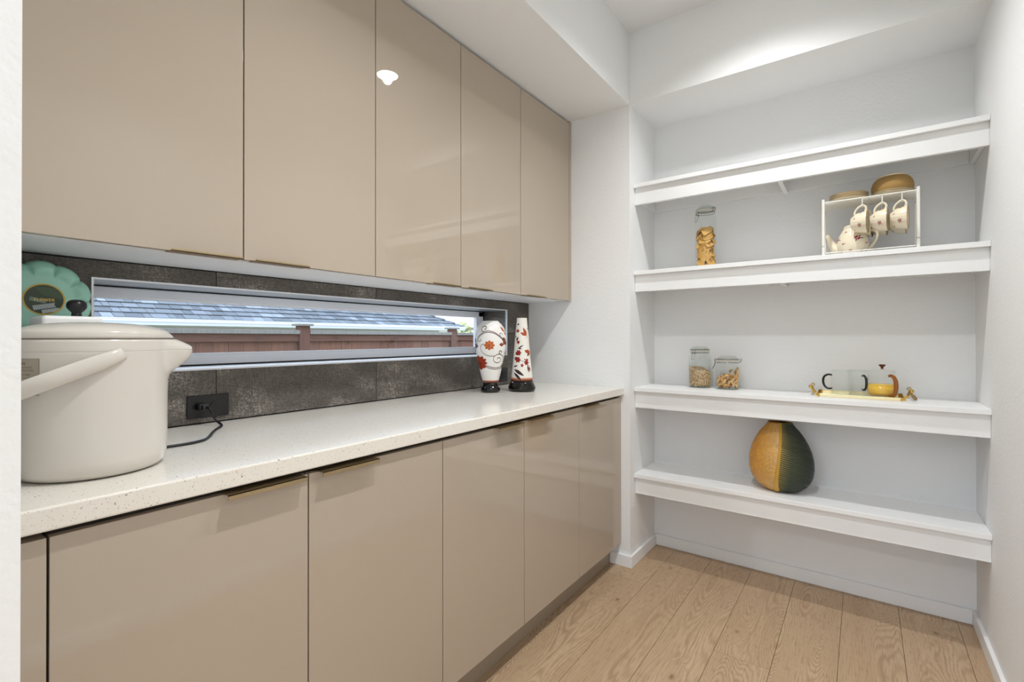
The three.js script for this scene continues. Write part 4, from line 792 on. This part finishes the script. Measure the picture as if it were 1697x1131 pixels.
{ // egg-shaped vase, amber on the left and dark green on the right of a bead
  const t = thing('egg_vase', 'egg-shaped art glass vase, amber on its left half and dark green on its right', 'vase', [1.2945, SH.egg + 0.0004, -2.355]);
  const pr = [[0, 0.052], [0.012, 0.064], [0.04, 0.081], [0.1, 0.104], [0.2, 0.123], [0.3, 0.1315], [0.4, 0.1335], [0.5, 0.131], [0.6, 0.124], [0.7, 0.1125], [0.8, 0.0965], [0.88, 0.0795], [0.95, 0.061], [1, 0.05]], H = 0.316;
  const a = (q) => { for (let i = 1; i < pr.length; i++) if (q <= pr[i][0]) { const k = (q - pr[i - 1][0]) / (pr[i][0] - pr[i - 1][0]), p0 = pr[Math.max(0, i - 2)][1], p1 = pr[i - 1][1], p2 = pr[i][1], p3 = pr[Math.min(pr.length - 1, i + 1)][1]; return 0.5 * (2 * p1 + (p2 - p0) * k + (2 * p0 - 5 * p1 + 4 * p2 - p3) * k * k + (3 * p1 - p0 - 3 * p2 + p3) * k * k * k) * (i === 1 || i === pr.length - 1 ? 0 : 1) + (i === 1 || i === pr.length - 1 ? lerp(p1, p2, k) : 0); } return pr.at(-1)[1]; };
  const split = (q) => 0.11 - 0.26 * Math.pow(1 - q, 1.6); // where the bead runs, turned from +z
  const at = (ang, q, k = 1) => [Math.sin(ang) * a(q) * k + (0.5 - q) * 0.004, q * H, Math.cos(ang) * a(q) * 0.66 * k];
  const half = (dir) => {
    const pos = [], idx = [], uv = [], NU = 64, NV = 64;
    for (let i = 0; i <= NV; i++) for (let j = 0; j <= NU; j++) { const q = i / NV; pos.push(...at(split(q) + dir * j / NU * Math.PI, q)); uv.push(j / NU, q); }
    for (let i = 0; i < NV; i++) for (let j = 0; j < NU; j++) { const k = i * (NU + 1) + j, b = k + NU + 1; dir > 0 ? idx.push(k, k + 1, b, k + 1, b + 1, b) : idx.push(k, b, k + 1, k + 1, b, b + 1); }
    const g = new THREE.BufferGeometry(); g.setAttribute('position', new THREE.Float32BufferAttribute(pos, 3)); g.setAttribute('uv', new THREE.Float32BufferAttribute(uv, 2)); g.setIndex(idx); g.computeVertexNormals(); return g;
  };
  const amberMap = tex(256, 256, (u, v) => { const n = fbm(u * 30, v * 14, 3), e = Math.min(1, u * 2.2); return mix3(mix3([206, 168, 112], [200, 132, 34], Math.pow(e, 0.7)), [236, 176, 74], Math.max(0, n - 0.5) * 1.2); });
  const greenMap = tex(256, 256, (u, v) => { const e = Math.min(1, u * 2.4), w = 0.5 + 0.5 * Math.sin((v * 34 + u * 10) * 6.283); return mix3(mix3([142, 118, 40], [70, 76, 46], Math.min(1, e * 3.2)), [30, 38, 32], Math.pow(e, 0.9) * 0.9).map((x) => x * (0.9 + 0.1 * w)); });
  const pebble = tex(256, 256, (u, v) => { const n = fbm(u * 70, v * 40, 2); return [n * 255, n * 255, n * 255]; }, false);
  const ribs = tex(256, 512, (u, v) => { const w = 127 + 127 * Math.sin((v * 34 + u * 10) * 6.283); return [w, w, w]; }, false);
  piece(t, 'amber_half', half(-1), phys({ map: amberMap, roughness: 0.14, bumpMap: pebble, bumpScale: 0.0035, side: THREE.DoubleSide }), [0, 0, 0]).userData.label = 'pebbled glossy amber half';
  piece(t, 'green_half', half(1), phys({ map: greenMap, roughness: 0.42, bumpMap: ribs, bumpScale: 0.0022, side: THREE.DoubleSide }), [0, 0, 0]).userData.label = 'finely ribbed dark green half';
  const bead = []; for (let i = 0; i <= 24; i++) { const q = 0.04 + i / 25; bead.push(at(split(q), q, 1.0)); }
  piece(t, 'bead', taper(bead, [0.0115, 0.0095, 0.0075, 0.006, 0.0055, 0.0055, 0.005], 60, 12, 0.6), phys({ color: S('#cf9f3f'), roughness: 0.12, bumpMap: pebble, bumpScale: 0.002 }));
  const rimPts = []; for (let i = 0; i < 40; i++) rimPts.push(at(i / 40 * 6.283, 1));
  piece(t, 'rim', tube(rimPts, 0.0016, 80, 8, true), phys({ color: S('#8a6a20'), roughness: 0.2 }));
  const bot = new THREE.CircleGeometry(0.05, 40); bot.rotateX(Math.PI / 2); bot.scale(1, 1, 0.66); bot.translate(0.002, 0.0004, 0);
  piece(t, 'base', bot, std({ color: S('#7a5a1c'), roughness: 0.4, side: THREE.DoubleSide }));
}

scene.traverse((o) => { if (o.isMesh) o.castShadow = o.receiveShadow = true; });
renderer.render(scene, camera);
